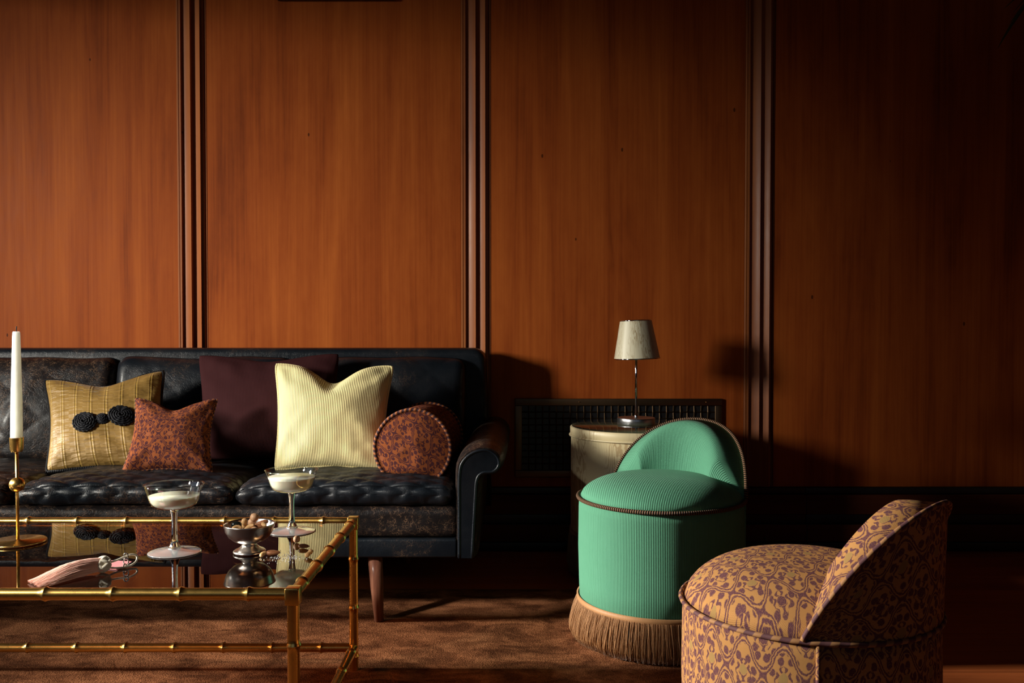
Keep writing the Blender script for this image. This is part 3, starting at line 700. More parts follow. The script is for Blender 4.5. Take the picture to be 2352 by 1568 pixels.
# bolster
bolA, bolB = Vector((-0.2858, 2.55, 0.4830)), Vector((-0.272, 2.86, 0.478)); br = 0.1085
bol = empty('bolster_pillow', (-0.28, 2.7, 0.37), 'round rust ikat bolster with piped end beside the sofa arm', 'pillow')
axd = (bolB - bolA).normalized(); ex = axd.cross(Vector((0, 0, 1))).normalized(); ez = ex.cross(axd)
def bpt(r, a, s, wob=True):
    k = 1 + (0.022 * mnoise.noise(Vector((math.cos(a) * 1.5, math.sin(a) * 1.5, s * 4))) if wob else 0)
    fl_ = r * math.sin(a) * k
    if fl_ < -br * 0.93: fl_ = -br * 0.93
    return bolA + axd * s + ex * (r * math.cos(a) * k) + ez * fl_
Lb = (bolB - bolA).length
V, F, U = grid(lambda a, b_: bpt(br * (1 + 0.01 * math.sin(PI * b_)), 2 * PI * a, Lb * b_), 64, 12, True, False, lambda a, b_: (a * 2 * PI * br, b_ * Lb)); from_data('side_cover', V, F, 'ikat_rust', bol, U)
for s0, nm in ((0.0, 'end_cover'), (Lb, 'end_cover')):
    sg = -1 if s0 == 0 else 1
    def ef(a, b_):
        r = br * (b_ * 0.995); bul = 0.020 * (1 - b_ ** 2.2)
        ang = 2 * PI * a
        k = 0.006 * mnoise.noise(Vector((r * 22 * math.cos(ang), r * 22 * math.sin(ang), 3))) * (1 - b_)
        dent = -0.010 * math.exp(-(((r * math.sin(ang) + 0.082) / 0.012) ** 2)) * (1 if abs(math.cos(ang) * r) < 0.06 else 0.4)
        return bpt(r, ang, s0 + sg * (bul + k + dent * (0 if b_ > 0.98 else 1)))
    V, F, U = grid(ef, 64, 16, True, False, lambda a, b_: (br * b_ * math.cos(2 * PI * a) * 0.9 + br * b_ * math.sin(2 * PI * a) * 0.42 + 0.3, br * b_ * math.sin(2 * PI * a) * 0.9 - br * b_ * math.cos(2 * PI * a) * 0.42 + 0.2), flip=sg < 0)
    from_data(nm, V, F, 'ikat_rust', bol, U)
    V, F, U = tube_data([bpt(br * 1.012, 2 * PI * i / 90, s0) for i in range(90)], 0.0052, 8, True); from_data('piping', V, F, 'pillow_piping', bol, U)

# ------------------------------------------------------------------ brass bamboo coffee table
TX0, TX1, TY0, TY1, TZ = -1.576, -0.3768, 1.52, 2.10, 0.3675
ct = empty('coffee_table', ((TX0 + TX1) / 2, (TY0 + TY1) / 2, 0.013), 'brass bamboo coffee table with smoked glass top on the brown rug', 'table')
def bamboo(name, a, b_, r, first, step, parent=ct):
    a = Vector(a); b_ = Vector(b_); L = (b_ - a).length; d = (b_ - a) / L
    nodes = []; x = first
    while x < L - 0.01: nodes.append(x); x += step
    prof = [(0, r)]
    for x in nodes:
        prof += [(x - 0.012, r), (x - 0.006, r * 1.02), (x - 0.0038, r * 1.10), (x - 0.0030, r * 1.13), (x, r * 1.22), (x + 0.0026, r * 1.13), (x + 0.0036, r * 1.08), (x + 0.008, r * 1.02), (x + 0.014, r)]
    prof.append((L, r)); prof = [p for p in prof if 0 <= p[0] <= L]
    V, F, U = tube_data([a + d * p[0] for p in prof], [p[1] for p in prof], 24); o = from_data(name, V, F, 'brass', parent, U); sharp(o, 35); return o
rr = 0.0105; cbk = 0.0125; stp = 0.1165
def px_x(px, d): return (px - 1176) / 2040 * d
bamboo('top_rail', (TX0, TY0, TZ), (TX1, TY0, TZ), rr, (-0.8025 - TX0) % stp, stp)
bamboo('top_rail', (TX0, TY1, TZ), (TX1, TY1, TZ), rr, (-0.448 - TX0) % stp, stp)
for xx in (TX0, TX1): bamboo('top_rail', (xx, TY0, TZ), (xx, TY1, TZ), rr, 0.065, stp)
bamboo('stretcher', (TX0, TY1, 0.066), (TX1, TY1, 0.066), rr, (-0.454 - TX0) % stp, stp)
for xx in (TX0, TX1): bamboo('stretcher', (xx, TY0, 0.066), (xx, TY1, 0.066), rr, 0.075, stp)
for xx in (TX0, TX1):
    for yy in (TY0, TY1):
        bamboo('leg', (xx, yy, TZ - 0.01), (xx, yy, 0.0135), rr, TZ - 0.01 - 0.279, stp)
        rbox('corner_block', (xx - cbk, yy - cbk, TZ - 0.0175), (xx + cbk, yy + cbk, TZ + 0.0125), 0.0025, 'brass', ct)
GZ = TZ + 0.0035
box('glass_top', (TX0 + rr * 0.75, TY0 + rr * 0.75, GZ - 0.006), (TX1 - rr * 0.75, TY1 - rr * 0.75, GZ), 'smoked_glass', ct, 0.0)

# ------------------------------------------------------------------ things on the coffee table
cs = empty('candlestick', (-1.0487, 1.875, GZ), 'slim brass candlestick with a ball on its stem', 'candlestick')
c0 = (-1.0487, 1.875, GZ)
lathe('base', [(0.054, 0.0), (0.0555, 0.001), (0.0555, 0.0045), (0.0545, 0.0055), (0.006, 0.0062), (0.0045, 0.008)], c0, 'brass_aged', cs, 64)
lathe('stem', [(0.0032, 0.007), (0.0032, 0.200)], c0, 'brass', cs, 16)
lathe('ball', [(0.0155 * math.sin(PI * k / 20) + 1e-5, 0.124 - 0.0155 * math.cos(PI * k / 20)) for k in range(21)], c0, 'brass', cs, 32)
sharp(lathe('cup', [(0.003, 0.192), (0.011, 0.194), (0.0128, 0.200), (0.0138, 0.224), (0.0132, 0.224), (0.0125, 0.203), (0.001, 0.203)], c0, 'brass', cs, 32), 40)
cd = empty('candle', (-1.0487, 1.875, GZ + 0.205), 'tall tapered ivory candle standing in the brass candlestick', 'candle')
V, F, U = tube_data([(-1.0487, 1.875, GZ + 0.2045), (-1.0477, 1.875, GZ + 0.30), (-1.0465, 1.875, GZ + 0.435), (-1.0463, 1.875, GZ + 0.445), (-1.0463, 1.875, GZ + 0.448)], [0.0122, 0.0112, 0.0078, 0.0074, 0.0062], 24); sharp(from_data('wax', V, F, 'wax', cd, U), 60)
tube('wick', [(-1.0463, 1.875, GZ + 0.447), (-1.0461, 1.875, GZ + 0.453), (-1.0456, 1.875, GZ + 0.459)], [0.0009, 0.0011, 0.0013], 'soot', cd, 6)

def coupe(x, y, label, level):
    t = empty('coupe_glass', (x, y, GZ), label, 'glass', 'cocktail coupes')
    c = (x, y, GZ)
    outer = [(0.0040, 0.0885), (0.020, 0.0895), (0.034, 0.0925), (0.0425, 0.0975), (0.0465, 0.104), (0.0495, 0.113), (0.0530, 0.126), (0.0562, 0.1345), (0.0590, 0.1395)]
    inner = [(0.0583, 0.1395), (0.0553, 0.1345), (0.0520, 0.126), (0.0485, 0.113), (0.0455, 0.1045), (0.0415, 0.0988), (0.033, 0.0940), (0.020, 0.0910), (0.0001, 0.0902)]
    lathe('bowl', [(0.0001, 0.0885)] + outer + inner, c, 'clear_glass', t, 64)
    lathe('stem', [(0.0001, 0.0885), (0.0085, 0.0884), (0.0078, 0.083), (0.0062, 0.074), (0.0056, 0.060), (0.0058, 0.040), (0.0062, 0.026), (0.0075, 0.020), (0.0105, 0.0135), (0.0135, 0.0085), (0.0001, 0.0085)], c, 'crystal', t, 32)
    lathe('foot', [(0.0001, 0.0084), (0.0135, 0.0084), (0.022, 0.0058), (0.036, 0.0036), (0.050, 0.0022), (0.0518, 0.0013), (0.050, 0.0004), (0.0001, 0.0004)], c, 'crystal_foot', t, 64)
    pi_ = [(0.0001, 0.0904), (0.020, 0.0912), (0.0328, 0.0942), (0.0413, 0.0990), (0.0452, 0.1046)]
    pi_ += [p for p in ((0.0470, 0.1090), (0.0483, 0.1130), (0.0500, 0.1190)) if p[1] < level - 0.001]
    last = pi_[-1]; pi_ += [(0.0452 + (level - 0.1046) * 0.35, level), (0.0001, level)]
    lathe('drink', pi_, c, 'drink', t, 64)
coupe(-0.685, 1.7934, 'coupe of cloudy pale cocktail nearer the pink tassel', 0.1165)
coupe(-0.4935, 1.982, 'coupe of cloudy pale cocktail behind the steel nut bowl', 0.1235)

BX, BY = -0.5319, 1.790
nb = empty('nut_bowl', (BX, BY, GZ), 'small polished steel footed bowl holding nuts', 'bowl')
lathe('foot', [(0.0300, 0.0002), (0.0322, 0.0022), (0.0322, 0.0042), (0.0300, 0.0066), (0.0225, 0.0100), (0.0165, 0.0145), (0.0138, 0.0195), (0.0150, 0.0215), (0.0001, 0.0225)], (BX, BY, GZ), 'steel', nb, 56)
lathe('cup', [(0.0001, 0.0205), (0.018, 0.0212), (0.030, 0.0255), (0.0405, 0.034), (0.0470, 0.045), (0.0500, 0.0575), (0.0512, 0.0600), (0.0500, 0.0602), (0.0486, 0.0575), (0.0455, 0.0460), (0.039, 0.0357), (0.029, 0.0275), (0.0001, 0.0245)], (BX, BY, GZ), 'steel', nb, 64)
def nut(kind, loc, rot, label, group, name=None, s=1.0):
    V = []; F = []
    if kind == 'almond':
        nu, nv, L, Wd, T = 16, 12, 0.0115, 0.0064, 0.0042
        for j in range(nv + 1):
            a = PI * j / nv; x = -L * math.cos(a); k = math.sin(a) ** 0.9 * (1 + 0.28 * math.cos(a))
            for i in range(nu): b_ = 2 * PI * i / nu; V.append(Vector((x, Wd * k * math.cos(b_) * (1 + .03 * math.sin(7 * b_)), T * k * math.sin(b_))))
    elif kind == 'cashew':
        nu, nv = 12, 16
        for j in range(nv + 1):
            t = j / nv; a = R(-75 + 150 * t); rad = 0.0050 * max(1e-3, math.sin(PI * min(1, max(0, t)))) ** 0.38 * (1.15 - 0.3 * t); cr = 0.0085
            ctr = Vector((cr * math.sin(a), cr * math.cos(a) - cr * 0.6, 0)); rad_d = Vector((math.sin(a), math.cos(a), 0))
            for i in range(nu): b_ = 2 * PI * i / nu; V.append(ctr + rad_d * rad * math.cos(b_) + Vector((0, 0, rad * 0.9 * math.sin(b_))))
    elif kind == 'peanut':
        nu, nv = 14, 16
        for j in range(nv + 1):
            a = PI * j / nv; x = -0.0115 * math.cos(a); rad = 0.0058 * math.sin(a) ** 0.6 * (1 - 0.24 * math.exp(-(x / 0.003) ** 2))
            for i in range(nu): b_ = 2 * PI * i / nu; V.append(Vector((x, rad * math.cos(b_) * (1 + 0.05 * math.sin(5 * b_ + x * 900)), rad * math.sin(b_))))
    else:
        nu, nv = 16, 12; r0 = 0.0076 if kind == 'hazel' else 0.0085
        for j in range(nv + 1):
            a = PI * j / nv; x = -r0 * math.cos(a) * (1.0 if kind == 'hazel' else 1.3)
            rad = r0 * math.sin(a) * (1 + (0.10 * math.cos(a) if kind == 'hazel' else 0))
            for i in range(nu): b_ = 2 * PI * i / nu; V.append(Vector((x, rad * math.cos(b_), rad * math.sin(b_))))
    for j in range(nv):
        for i in range(nu): F.append([j * nu + i, j * nu + (i + 1) % nu, (j + 1) * nu + (i + 1) % nu, (j + 1) * nu + i])
    o = from_data(name or {'hazel': 'hazelnut', 'olive': 'olive'}.get(kind, kind), [v * s for v in V], F, {'peanut': 'cashew'}.get(kind, kind))
    o.rotation_euler = tuple(R(a) for a in rot); o.location = loc
    bpy.context.view_layer.update()
    tag(o, label, 'nut' if kind != 'olive' else 'olive', group)
    return o
def on_glass(o):
    o.location.z = GZ + 0.0004 - min((o.matrix_basis.to_3x3() @ v.co).z for v in o.data.vertices)
g1 = 'nuts scattered on the glass'
on_glass(nut('hazel', (-0.4564, 1.874, 0), (10, 0, 30), 'brown hazelnut on the glass right of the coupe stem, farthest from camera', g1))
on_glass(nut('almond', (-0.4300, 1.826, 0), (0, 0, -12), 'brown almond on the glass between hazelnut and brass side rail', g1, s=1.05))
on_glass(nut('hazel', (-0.4440, 1.776, 0), (70, 0, 10), 'pale skinned hazelnut on the glass among sprinkled salt', g1, s=1.0)).__class__ if False else None
on_glass(nut('peanut', (-0.4040, 1.757, 0), (0, -24, 60), 'golden peanut on the glass touching the brass side rail', g1, s=0.92))
on_glass(nut('almond', (-0.4780, 1.768, 0), (0, 0, 8), 'brown almond lying beside the steel bowl foot', g1, s=1.25))
on_glass(nut('cashew', (-0.4945, 1.757, 0), (0, -20, 62), 'golden cashew leaning at the foot of the steel bowl', g1, s=0.85))
g2 = 'nuts heaped in the steel bowl'
bz_ = GZ + 0.0555
for kind, dx, dy, dz, rot, lab, s in (
        ('olive', -0.026, 0.000, 0.0010, (0, 10, 20), 'glossy black olive in the steel bowl', 1.0),
        ('peanut', -0.006, -0.012, 0.0060, (0, 58, 100), 'long golden peanut standing out of the steel bowl', 1.15),
        ('hazel', 0.007, 0.012, 0.0140, (30, 0, 40), 'brown hazelnut on top of the bowl heap', 1.15),
        ('cashew', -0.016, -0.028, 0.0010, (15, 0, 30), 'golden cashew at the front rim of the steel bowl', 1.0),
        ('cashew', 0.008, -0.026, 0.0020, (0, -30, 20), 'cream cashew chip at the bowl front below the hazelnut', 1.1),
        ('almond', 0.022, 0.010, 0.0030, (10, 12, 200), 'brown almond at the back right inside the steel bowl', 1.2),
        ('almond', 0.024, -0.012, 0.0010, (0, -8, 20), 'brown almond lying across the right of the bowl', 1.2),
        ('cashew', 0.034, -0.010, 0.0050, (0, -10, 120), 'golden cashew against the right rim of the bowl', 0.9),
        ('almond', -0.022, 0.022, 0.0010, (0, 0, 60), 'brown almond at the back left inside the bowl', 1.2),
        ('hazel', -0.002, 0.026, 0.0010, (0, 0, 0), 'brown hazelnut behind the peanut inside the bowl', 1.1),
        ('almond', 0.004, 0.0, -0.006, (0, 20, 90), 'brown almond under the peanut and hazelnut in the bowl', 1.3),
        ('hazel', 0.018, -0.026, -0.004, (0, 0, 70), 'brown hazelnut low at the front of the bowl', 1.0)):
    nut(kind, (BX + dx, BY + dy, bz_ + dz), rot, lab, g2, s=s)
# salt sprinkled on the glass
V = []; F = []
for i in range(170):
    x = random.gauss(-0.445, 0.022); yv = random.gauss(1.752, 0.022)
    if math.hypot(x - BX, yv - BY) < 0.036 or x > -0.392 or yv < 1.70: continue
    s = random.uniform(0.0003, 0.0007); b0 = len(V); a = random.random()
    for dz in (0, 2 * s):
        for k in range(4): V.append((x + s * math.cos(a + k * PI / 2), yv + s * math.sin(a + k * PI / 2), GZ + 0.0002 + dz))
    F += [[b0, b0 + 3, b0 + 2, b0 + 1], [b0 + 4, b0 + 5, b0 + 6, b0 + 7]] + [[b0 + k, b0 + (k + 1) % 4, b0 + 4 + (k + 1) % 4, b0 + 4 + k] for k in range(4)]
so = from_data('salt_grains', V, F, 'salt', None, None, False); so['kind'] = 'stuff'; tag(so, 'fine salt grains sprinkled around the nuts on the glass', 'salt')
# tassel
tas = empty('tassel', (-0.775, 1.64, GZ), 'coral pink silk tassel with an ivory woven knot and cord loop', 'tassel')
K = Vector((-0.7610, 1.6430, GZ + 0.0145)); E0 = Vector((-0.8425, 1.562, GZ + 0.006)); dirv = (E0 - K); sd = Vector((-dirv.y, dirv.x, 0)).normalized()
V = []; F = []; U = []
for i in range(700):
    a = random.uniform(-1, 1); hgt = random.random() ** 0.8; L = random.uniform(0.86, 1.06)
    pts = []
    for k in range(6):
        t = k / 5 * L; wd = 0.006 + 0.025 * min(1, t * 1.15) ** 0.9; hh = 0.011 + 0.006 * math.sin(PI * min(t, 1)) - 0.008 * t
        p = K + dirv * t + sd * (a * wd + 0.0025 * math.sin(t * 5 + a * 3)); p.z = GZ + 0.0012 + max(0, 1 - a * a) ** 0.5 * 2 * hh * hgt + 0.0008 * random.random() + 0.004 * (1 - t)
        p += Vector((0, 0, 0.0022 if p.y < 1.546 else 0))
        pts.append(p)
    tube_data(pts, [0.0006, 0.0006, 0.0006, 0.0006, 0.0005, 0.0004], 3, False, V, F, U, False)
sk = from_data('skirt', V, F, 'pink_silk', tas, U); sk['kind'] = 'stuff'
V = []; F = []; U = []
for i in range(26):
    b0 = K + dirv * random.uniform(0.15, 0.62) - sd * 0.0 ; out = -sd if (-sd).y > 0 else sd
    p0 = b0 + out * 0.010 + Vector((0, 0, 0.004)); p1 = b0 + out * random.uniform(0.028, 0.040) + dirv * 0.05 + Vector((0, 0, random.uniform(-0.008, 0.004)))
    tube_data([p0, (p0 + p1) / 2 + Vector((0, 0, 0.003)), p1], 0.0007, 4, False, V, F, U)
rf = from_data('red_threads', V, F, 'red_silk', tas, U); rf['kind'] = 'stuff'
# woven knot
V = []; F = []; U = []; path = []
ddn = dirv.normalized()
for i in range(220):
    t = 2 * PI * i / 220; rk = 0.0098 + 0.0022 * math.cos(5 * t * 1.0); th = 3 * t
    lat = 0.95 * math.sin(5 * t)
    path.append(K + sd * (0.0125 * math.cos(lat) * math.cos(th)) + Vector((0, 0, 1)) * (0.0125 * math.cos(lat) * math.sin(th)) + ddn * (-0.0125 * math.sin(lat)) + Vector((0, 0, 0.001)))
tube_data(path, 0.0030, 8, True, V, F, U); kn = from_data('knot', V, F, 'ivory_cord', tas, U)
lathe('knot_core', [(0.011 * math.sin(PI * k / 12) + 1e-5, -0.011 * math.cos(PI * k / 12)) for k in range(13)], tuple(K + Vector((0, 0, 0.001))), 'ivory_cord', tas, 16)
lp = catmull([K + Vector((0.006, 0.006, 0.002)), (-0.746, 1.664, GZ + 0.017), (-0.732, 1.690, GZ + 0.021), (-0.7235, 1.702, GZ + 0.016), (-0.7215, 1.694, GZ + 0.007), (-0.728, 1.676, GZ + 0.003), (-0.744, 1.660, GZ + 0.004), K + Vector((0.004, 0.002, -0.005))], 8)
tube('cord_loop', lp, 0.0019, 'ivory_cord', tas, 8)
for cpt, r_, ax in (((-0.7335, 1.678, GZ + 0.011), 0.0062, 0), ((-0.7325, 1.671, GZ + 0.0045), 0.0040, 1), ((-0.7345, 1.680, GZ + 0.0215), 0.0056, 0)):
    cpt = Vector(cpt); e1 = Vector((0.5, 0.6, 0)).normalized() if ax else Vector((1, 0.2, 0)).normalized()
    tube('clasp_link', [cpt + e1 * r_ * math.cos(2 * PI * i / 24) * 0.7 + Vector((0, 0, 1)) * r_ * math.sin(2 * PI * i / 24) for i in range(24)], 0.0012, 'chrome', tas, 8, True)
tg = [(-0.8086, 1.6769), (-0.7982, 1.7151), (-0.7334, 1.7022), (-0.7400, 1.6560)]
V = [(x, yv, GZ + 0.0006 + (0.0035 if i in (1, 2) else 0)) for i, (x, yv) in enumerate(tg)]; V += [(x, yv, z + 0.0012) for x, yv, z in V]
cdg = from_data('card_tag', V, [[3, 2, 1, 0], [4, 5, 6, 7]] + [[k, (k + 1) % 4, 4 + (k + 1) % 4, 4 + k] for k in range(4)], 'pink_card', None, None, False)
tag(cdg, 'flat pink card lying under the cord loop of the tassel', 'card')

# ------------------------------------------------------------------ fringe
def fringe(parent, cx, cy, r0, z0, z1, n, flare, mat, a0=0, a1=2 * PI, lr=0.0011):
    V = []; F = []; U = []
    for i in range(n):
        a = a0 + (a1 - a0) * (i + random.random()) / n; lay = random.random(); ln = random.uniform(0.93, 1.0)
        aw = random.gauss(0, 0.022); pts = []
        for k in range(6):
            t = k / 5 * ln
            r = r0 + 0.003 * lay + flare * (0.30 + 0.7 * lay) * math.sin(PI / 2 * min(1, t * 1.1)) ** 0.9 - (0.010 * max(0, t - 0.8) / 0.2 if lay > 0.3 else 0)
            ang = a + aw * t ** 2 + 0.004 * math.sin(7 * t + i)
            pts.append((cx + r * math.cos(ang), cy + r * math.sin(ang), z0 + (z1 - z0) * t))
        e = pts[-1]; cr = random.uniform(0.006, 0.012); ang = a + aw
        pts.append((e[0] - cr * 0.5 * math.cos(ang) - math.sin(ang) * cr * 0.5, e[1] - cr * 0.5 * math.sin(ang) + math.cos(ang) * cr * 0.5, max(z1 + 0.001, e[2] + cr * 0.3)))
        tube_data(pts, lr * random.uniform(0.7, 1.15), 3, False, V, F, U, False)
    o = from_data('fringe', V, F, mat, parent, U); o['kind'] = 'stuff'; return o

# ------------------------------------------------------------------ drum side table and lamp
DX, DY = 0.4285, 3.02; DR = 0.2285; DZ = 0.500
st = empty('drum_table', (DX, DY, 0.0), 'ivory moire drum side table with glass top and fringed hem', 'table')
lathe('body', [(DR - 0.002, 0.02), (DR - 0.001, 0.14), (DR - 0.001, 0.30), (DR - 0.002, 0.468)], (DX, DY, 0), 'moire', st, 96)
lathe('top_band', [(DR - 0.002, 0.466), (DR + 0.001, 0.468), (DR + 0.0015, 0.494), (DR - 0.001, 0.4965), (DR - 0.012, 0.4965), (0.0001, 0.4960)], (DX, DY, 0), 'moire', st, 96)
V, F, U = tube_data([(DX + (DR + 0.002) * math.cos(2 * PI * i / 96), DY + (DR + 0.002) * math.sin(2 * PI * i / 96), 0.4675) for i in range(96)], 0.0036, 8, True); from_data('piping', V, F, 'moire', st, U)
sharp(lathe('glass_top', [(0.0001, 0.4968), (DR - 0.005, 0.4968), (DR - 0.004, 0.4975), (DR - 0.004, 0.5015), (DR - 0.006, 0.5025), (0.0001, 0.5025)], (DX, DY, 0), 'table_glass', st, 96), 40)
lathe('fringe_tape', [(DR, 0.138), (DR + 0.0035, 0.139), (DR + 0.0035, 0.150), (DR, 0.151)], (DX, DY, 0), 'fringe_beige', st, 96, cap=False)
fringe(st, DX, DY, DR, 0.142, 0.004, 900, 0.010, 'fringe_beige')
LX, LY, LZ = 0.4228, 3.02, 0.5028
lamp = empty('table_lamp', (LX, LY, LZ), 'small table lamp with tilted ivory moire shade and steel base', 'lamp')
sharp(lathe('base', [(0.0001, 0.0003), (0.0632, 0.0003), (0.0640, 0.0015), (0.0642, 0.021), (0.0632, 0.0228), (0.0001, 0.0238)], (LX, LY, LZ), 'steel_brushed', lamp, 72), 50)
lathe('collar', [(0.0065, 0.023), (0.0068, 0.026), (0.0052, 0.030), (0.0048, 0.034)], (LX, LY, LZ), 'chrome', lamp, 20)
lathe('pole', [(0.0042, 0.024), (0.0042, 0.300)], (LX, LY, LZ), 'chrome', lamp, 20)
from mathutils import Matrix
trot = Matrix.Rotation(R(-2.0), 3, 'Y'); piv = Vector((LX, LY, LZ + 0.29))
zb, zt = 0.224, 0.353; rb_, rt_ = 0.0775, 0.0535
shd = lathe('shade', [(rb_, zb), (rt_, zt), (rt_ - 0.0015, zt), (rb_ - 0.0015, zb), (rb_, zb)], (LX, LY, LZ), 'moire_shade', lamp, 72, cap=False, tilt=(trot, piv)); sharp(shd, 60)
for zz, rad, nm in ((zb, rb_, 'bottom_ring'), (zt, rt_, 'top_ring')):
    tube(nm, [piv + trot @ (Vector((LX + rad * math.cos(2 * PI * i / 72), LY + rad * math.sin(2 * PI * i / 72), LZ + zz)) - piv) for i in range(72)], 0.0022, 'chrome', lamp, 8, True)
for k in range(3):
    a = 2 * PI * k / 3 + 0.4
    tube('spider_arm', [piv + trot @ (Vector(p) - piv) for p in ((LX, LY, LZ + 0.298), (LX + (rt_ - 0.001) * math.cos(a), LY + (rt_ - 0.001) * math.sin(a), LZ + zt - 0.004))], 0.0011, 'chrome', lamp, 6)
lathe('bulb', [(0.008, 0.255), (0.012, 0.262), (0.020, 0.285), (0.022, 0.300), (0.018, 0.317), (0.008, 0.326), (0.0001, 0.328)], (LX, LY, LZ), 'ivory_cord', lamp, 24)

# ------------------------------------------------------------------ slipper chairs
def chair(name, label, cx, cy, phi, Rr, zr, hpk, half, fab, pipe, prad, fringe_mat, ztape, crown, nfr, seams=(), bexp=0.92):
    t = empty(name, (cx, cy, 0.013), label, 'chair')
    c = (cx, cy, 0)
    lathe('body', [(Rr - 0.03, ztape - 0.03), (Rr - 0.004, ztape - 0.01), (Rr - 0.002, ztape + 0.05), (Rr, (zr + ztape) / 2), (Rr - 0.001, zr - 0.03), (Rr - 0.003, zr - 0.002)], c, fab, t, 128, uvr=Rr)
    prof = []
    for k in range(25):
        s = k / 24; r = (Rr - 0.004) * (1 - s); prof.append((max(r, 1e-4), zr - 0.004 + crown * (1 - (1 - s) ** 3.2) ** 0.62))
    lathe('seat', prof, c, fab, t, 128, planar=True)
    def hh(q): return hpk * max(0.0, 1 - abs(q) ** 2.1) ** bexp
    Z0 = zr - 0.004
    nt_, ns = 96, 34
    def sec(a, b_):
        q = 2 * a - 1; q = math.sin(q * PI / 2) * 0.6 + q * 0.4; ang = phi + half * q; h = hh(q) + 0.002
        k = b_ * 2
        endk = min(1, h / 0.09)
        if k <= 1:
            kk = k; r = Rr + 0.005 * kk * h / hpk; z = Z0 + h * kk
        else:
            kk = 2 - k; thk = 0.100 * endk ** 0.7 * max(0, 1 - kk ** 6) ** 0.5 * (1 - 0.12 * kk)
            r = Rr + 0.005 * kk * h / hpk - thk; z = Z0 + h * kk + 0.020 * endk * sstep(0.45, 0.9, kk) * (1 if kk < 0.999 else 0) * min(1, (1 - kk) * 9)
        return Vector((cx + r * math.cos(ang), cy + r * math.sin(ang), z))
    arc = [0.0]
    for k in range(ns): arc.append(arc[-1] + (sec(0.5, (k + 1) / ns) - sec(0.5, k / ns)).length)
    V, F, U = grid(sec, nt_, ns, False, False, lambda a, b_: ((2 * a - 1) * half * Rr + 1.0, arc[round(b_ * ns)]))
    o = from_data('backrest', V, F, fab, t, U)
    bm = bmesh.new(); bm.from_mesh(o.data); bmesh.ops.recalc_face_normals(bm, faces=bm.faces); bm.to_mesh(o.data); bm.free()
    pts = []
    for i in range(121):
        q = math.sin((2 * i / 120 - 1) * PI / 2) * 0.6 + (2 * i / 120 - 1) * 0.4; ang = phi + half * q; h = hh(q) + 0.002; r = Rr + 0.005 * h / hpk + 0.002
        pts.append((cx + r * math.cos(ang), cy + r * math.sin(ang), Z0 + h + 0.001))
    tube('back_piping', pts, prad, pipe, t, 8)
    tube('seat_piping', [(cx + (Rr + 0.001) * math.cos(2 * PI * i / 160), cy + (Rr + 0.001) * math.sin(2 * PI * i / 160), zr - 0.003) for i in range(160)], prad, pipe, t, 8, True)
    for a in seams:
        tube('seam', [(cx + (Rr + 0.0005) * math.cos(a), cy + (Rr + 0.0005) * math.sin(a), z) for z in (zr - 0.006, (zr + ztape) / 2, ztape + 0.01)], 0.0034, fab, t, 8)
    lathe('fringe_tape', [(Rr, ztape - 0.012), (Rr + 0.004, ztape - 0.011), (Rr + 0.004, ztape + 0.004), (Rr, ztape + 0.005)], c, fringe_mat, t, 128, cap=False)
    fringe(t, cx, cy, Rr + 0.001, ztape - 0.006, 0.016, nfr, 0.022, fringe_mat)
    lathe('underframe', [(Rr - 0.05, 0.0135), (Rr - 0.04, 0.03), (Rr - 0.04, ztape)], c, 'black_paint', t, 48)
    return t
chair('slipper_chair', 'green ribbed round slipper chair with bullion fringe and striped braid', 0.394, 2.347, R(53), 0.2175, 0.384, 0.186, R(66), 'green_rib', 'braid', 0.0052, 'fringe_gold', 0.118, 0.062, 2600, (R(-8),), 0.76)
chair('slipper_chair', 'gold and purple ikat round slipper chair in the right foreground', 0.4945, 1.4795, R(-46), 0.2065, 0.370, 0.192, R(64), 'ikat_gold', 'ikat_piping', 0.0042, 'fringe_gold', 0.118, 0.078, 1200, (R(-104), R(18)))

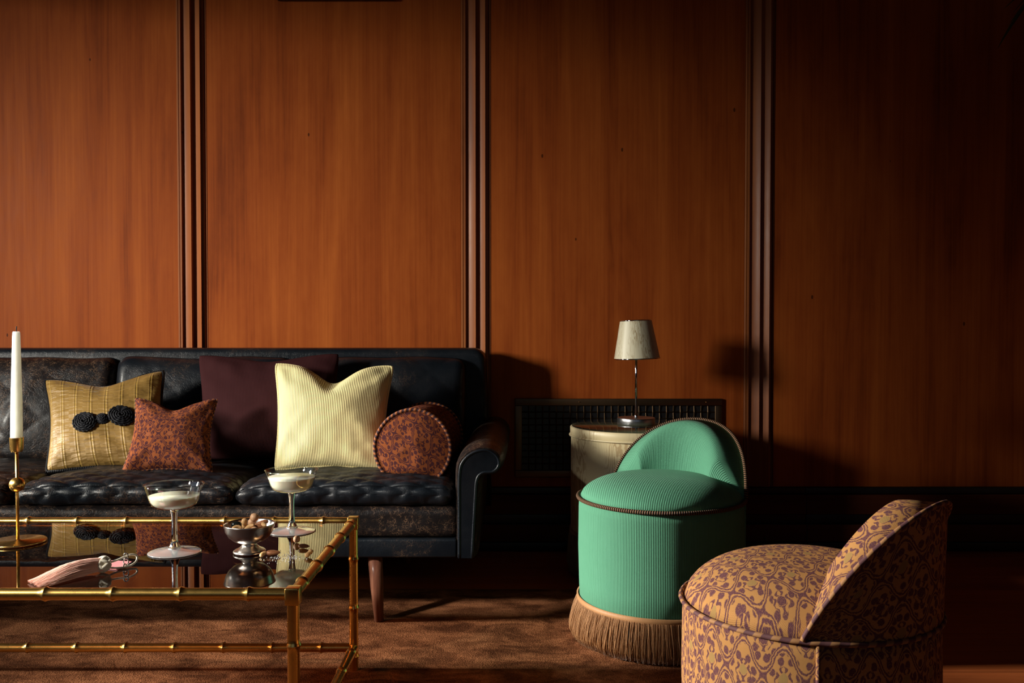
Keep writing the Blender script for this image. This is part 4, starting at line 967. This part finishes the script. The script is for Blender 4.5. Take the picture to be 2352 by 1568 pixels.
# ------------------------------------------------------------------ potted palm at the right, mostly out of frame
PX, PY = 2.12, 2.72
pm = empty('potted_palm', (PX, PY, 0.0), 'dark green potted palm reaching in at the right edge', 'plant')
lathe('pot', [(0.13, 0.001), (0.15, 0.02), (0.19, 0.30), (0.20, 0.34), (0.185, 0.34), (0.175, 0.29), (0.001, 0.29)], (PX, PY, 0), 'pot_clay', pm, 40)
lathe('soil', [(0.176, 0.295), (0.10, 0.305), (0.001, 0.31)], (PX, PY, 0), 'soil', pm, 32)
def frond(base, ctrl, tip, nl, ll, seed):
    rnd = random.Random(seed); V = []; F = []
    P = [Vector(base), Vector(ctrl), Vector(tip)]
    def bz3(t): return P[0] * (1 - t) ** 2 + P[1] * 2 * t * (1 - t) + P[2] * t * t
    path = [bz3(k / 12) for k in range(13)]; tube_data(path, [0.006 - 0.0045 * k / 12 for k in range(13)], 5, False, V, F)
    for i in range(nl):
        t = 0.25 + 0.75 * i / (nl - 1); p = bz3(t); d = (bz3(min(1, t + 0.02)) - bz3(t - 0.02)).normalized()
        side = d.cross(Vector((0, 0, 1))).normalized()
        for sg in (-1, 1):
            L = ll * (0.55 + 0.6 * math.sin(PI * min(1, 0.15 + t * 0.8))) * rnd.uniform(0.85, 1.1)
            dd = (d * rnd.uniform(0.65, 0.95) + side * sg * 0.75 + Vector((0, 0, -0.15))).normalized()
            wv = dd.cross(Vector((0, 0, 1))).normalized(); b0 = len(V); ns = 6
            for k in range(ns + 1):
                s = k / ns; q = p + dd * L * s + Vector((0, 0, -0.35 * L * s * s)); wd = 0.011 * math.sin(PI * (0.12 + 0.88 * s)) ** 0.8 + 0.0004
                V += [q - wv * wd, q - Vector((0, 0, wd * 0.5)), q + wv * wd]
            for k in range(ns):
                for m in range(2): F.append([b0 + 3 * k + m, b0 + 3 * k + m + 1, b0 + 3 * k + 4 + m, b0 + 3 * k + 3 + m])
    from_data('frond', V, F, 'leaf', pm)
fr = [((1.72, 2.62, 1.90), (1.85, 2.65, 1.95)), ((1.66, 2.60, 1.24), (1.82, 2.63, 1.30))]
frond((PX, PY, 0.30), (1.98, 2.66, 2.35), (1.55, 2.62, 1.83), 16, 0.24, 1)
frond((PX, PY, 0.30), (1.96, 2.66, 1.45), (1.66, 2.58, 1.17), 14, 0.22, 2)
for k, (a, ln, hh_) in enumerate(((0.4, 0.55, 1.9), (1.5, 0.4, 2.0), (-0.8, 0.6, 1.7), (-1.7, 0.6, 1.9), (0.0, 0.45, 2.1), (-2.2, 0.35, 2.15))):
    frond((PX, PY, 0.30), (PX + 0.3 * ln * math.cos(a), PY + 0.3 * ln * math.sin(a), hh_ + 0.35), (PX + ln * math.cos(a), PY + ln * math.sin(a), hh_ - 0.25), 14, 0.26, 10 + k)
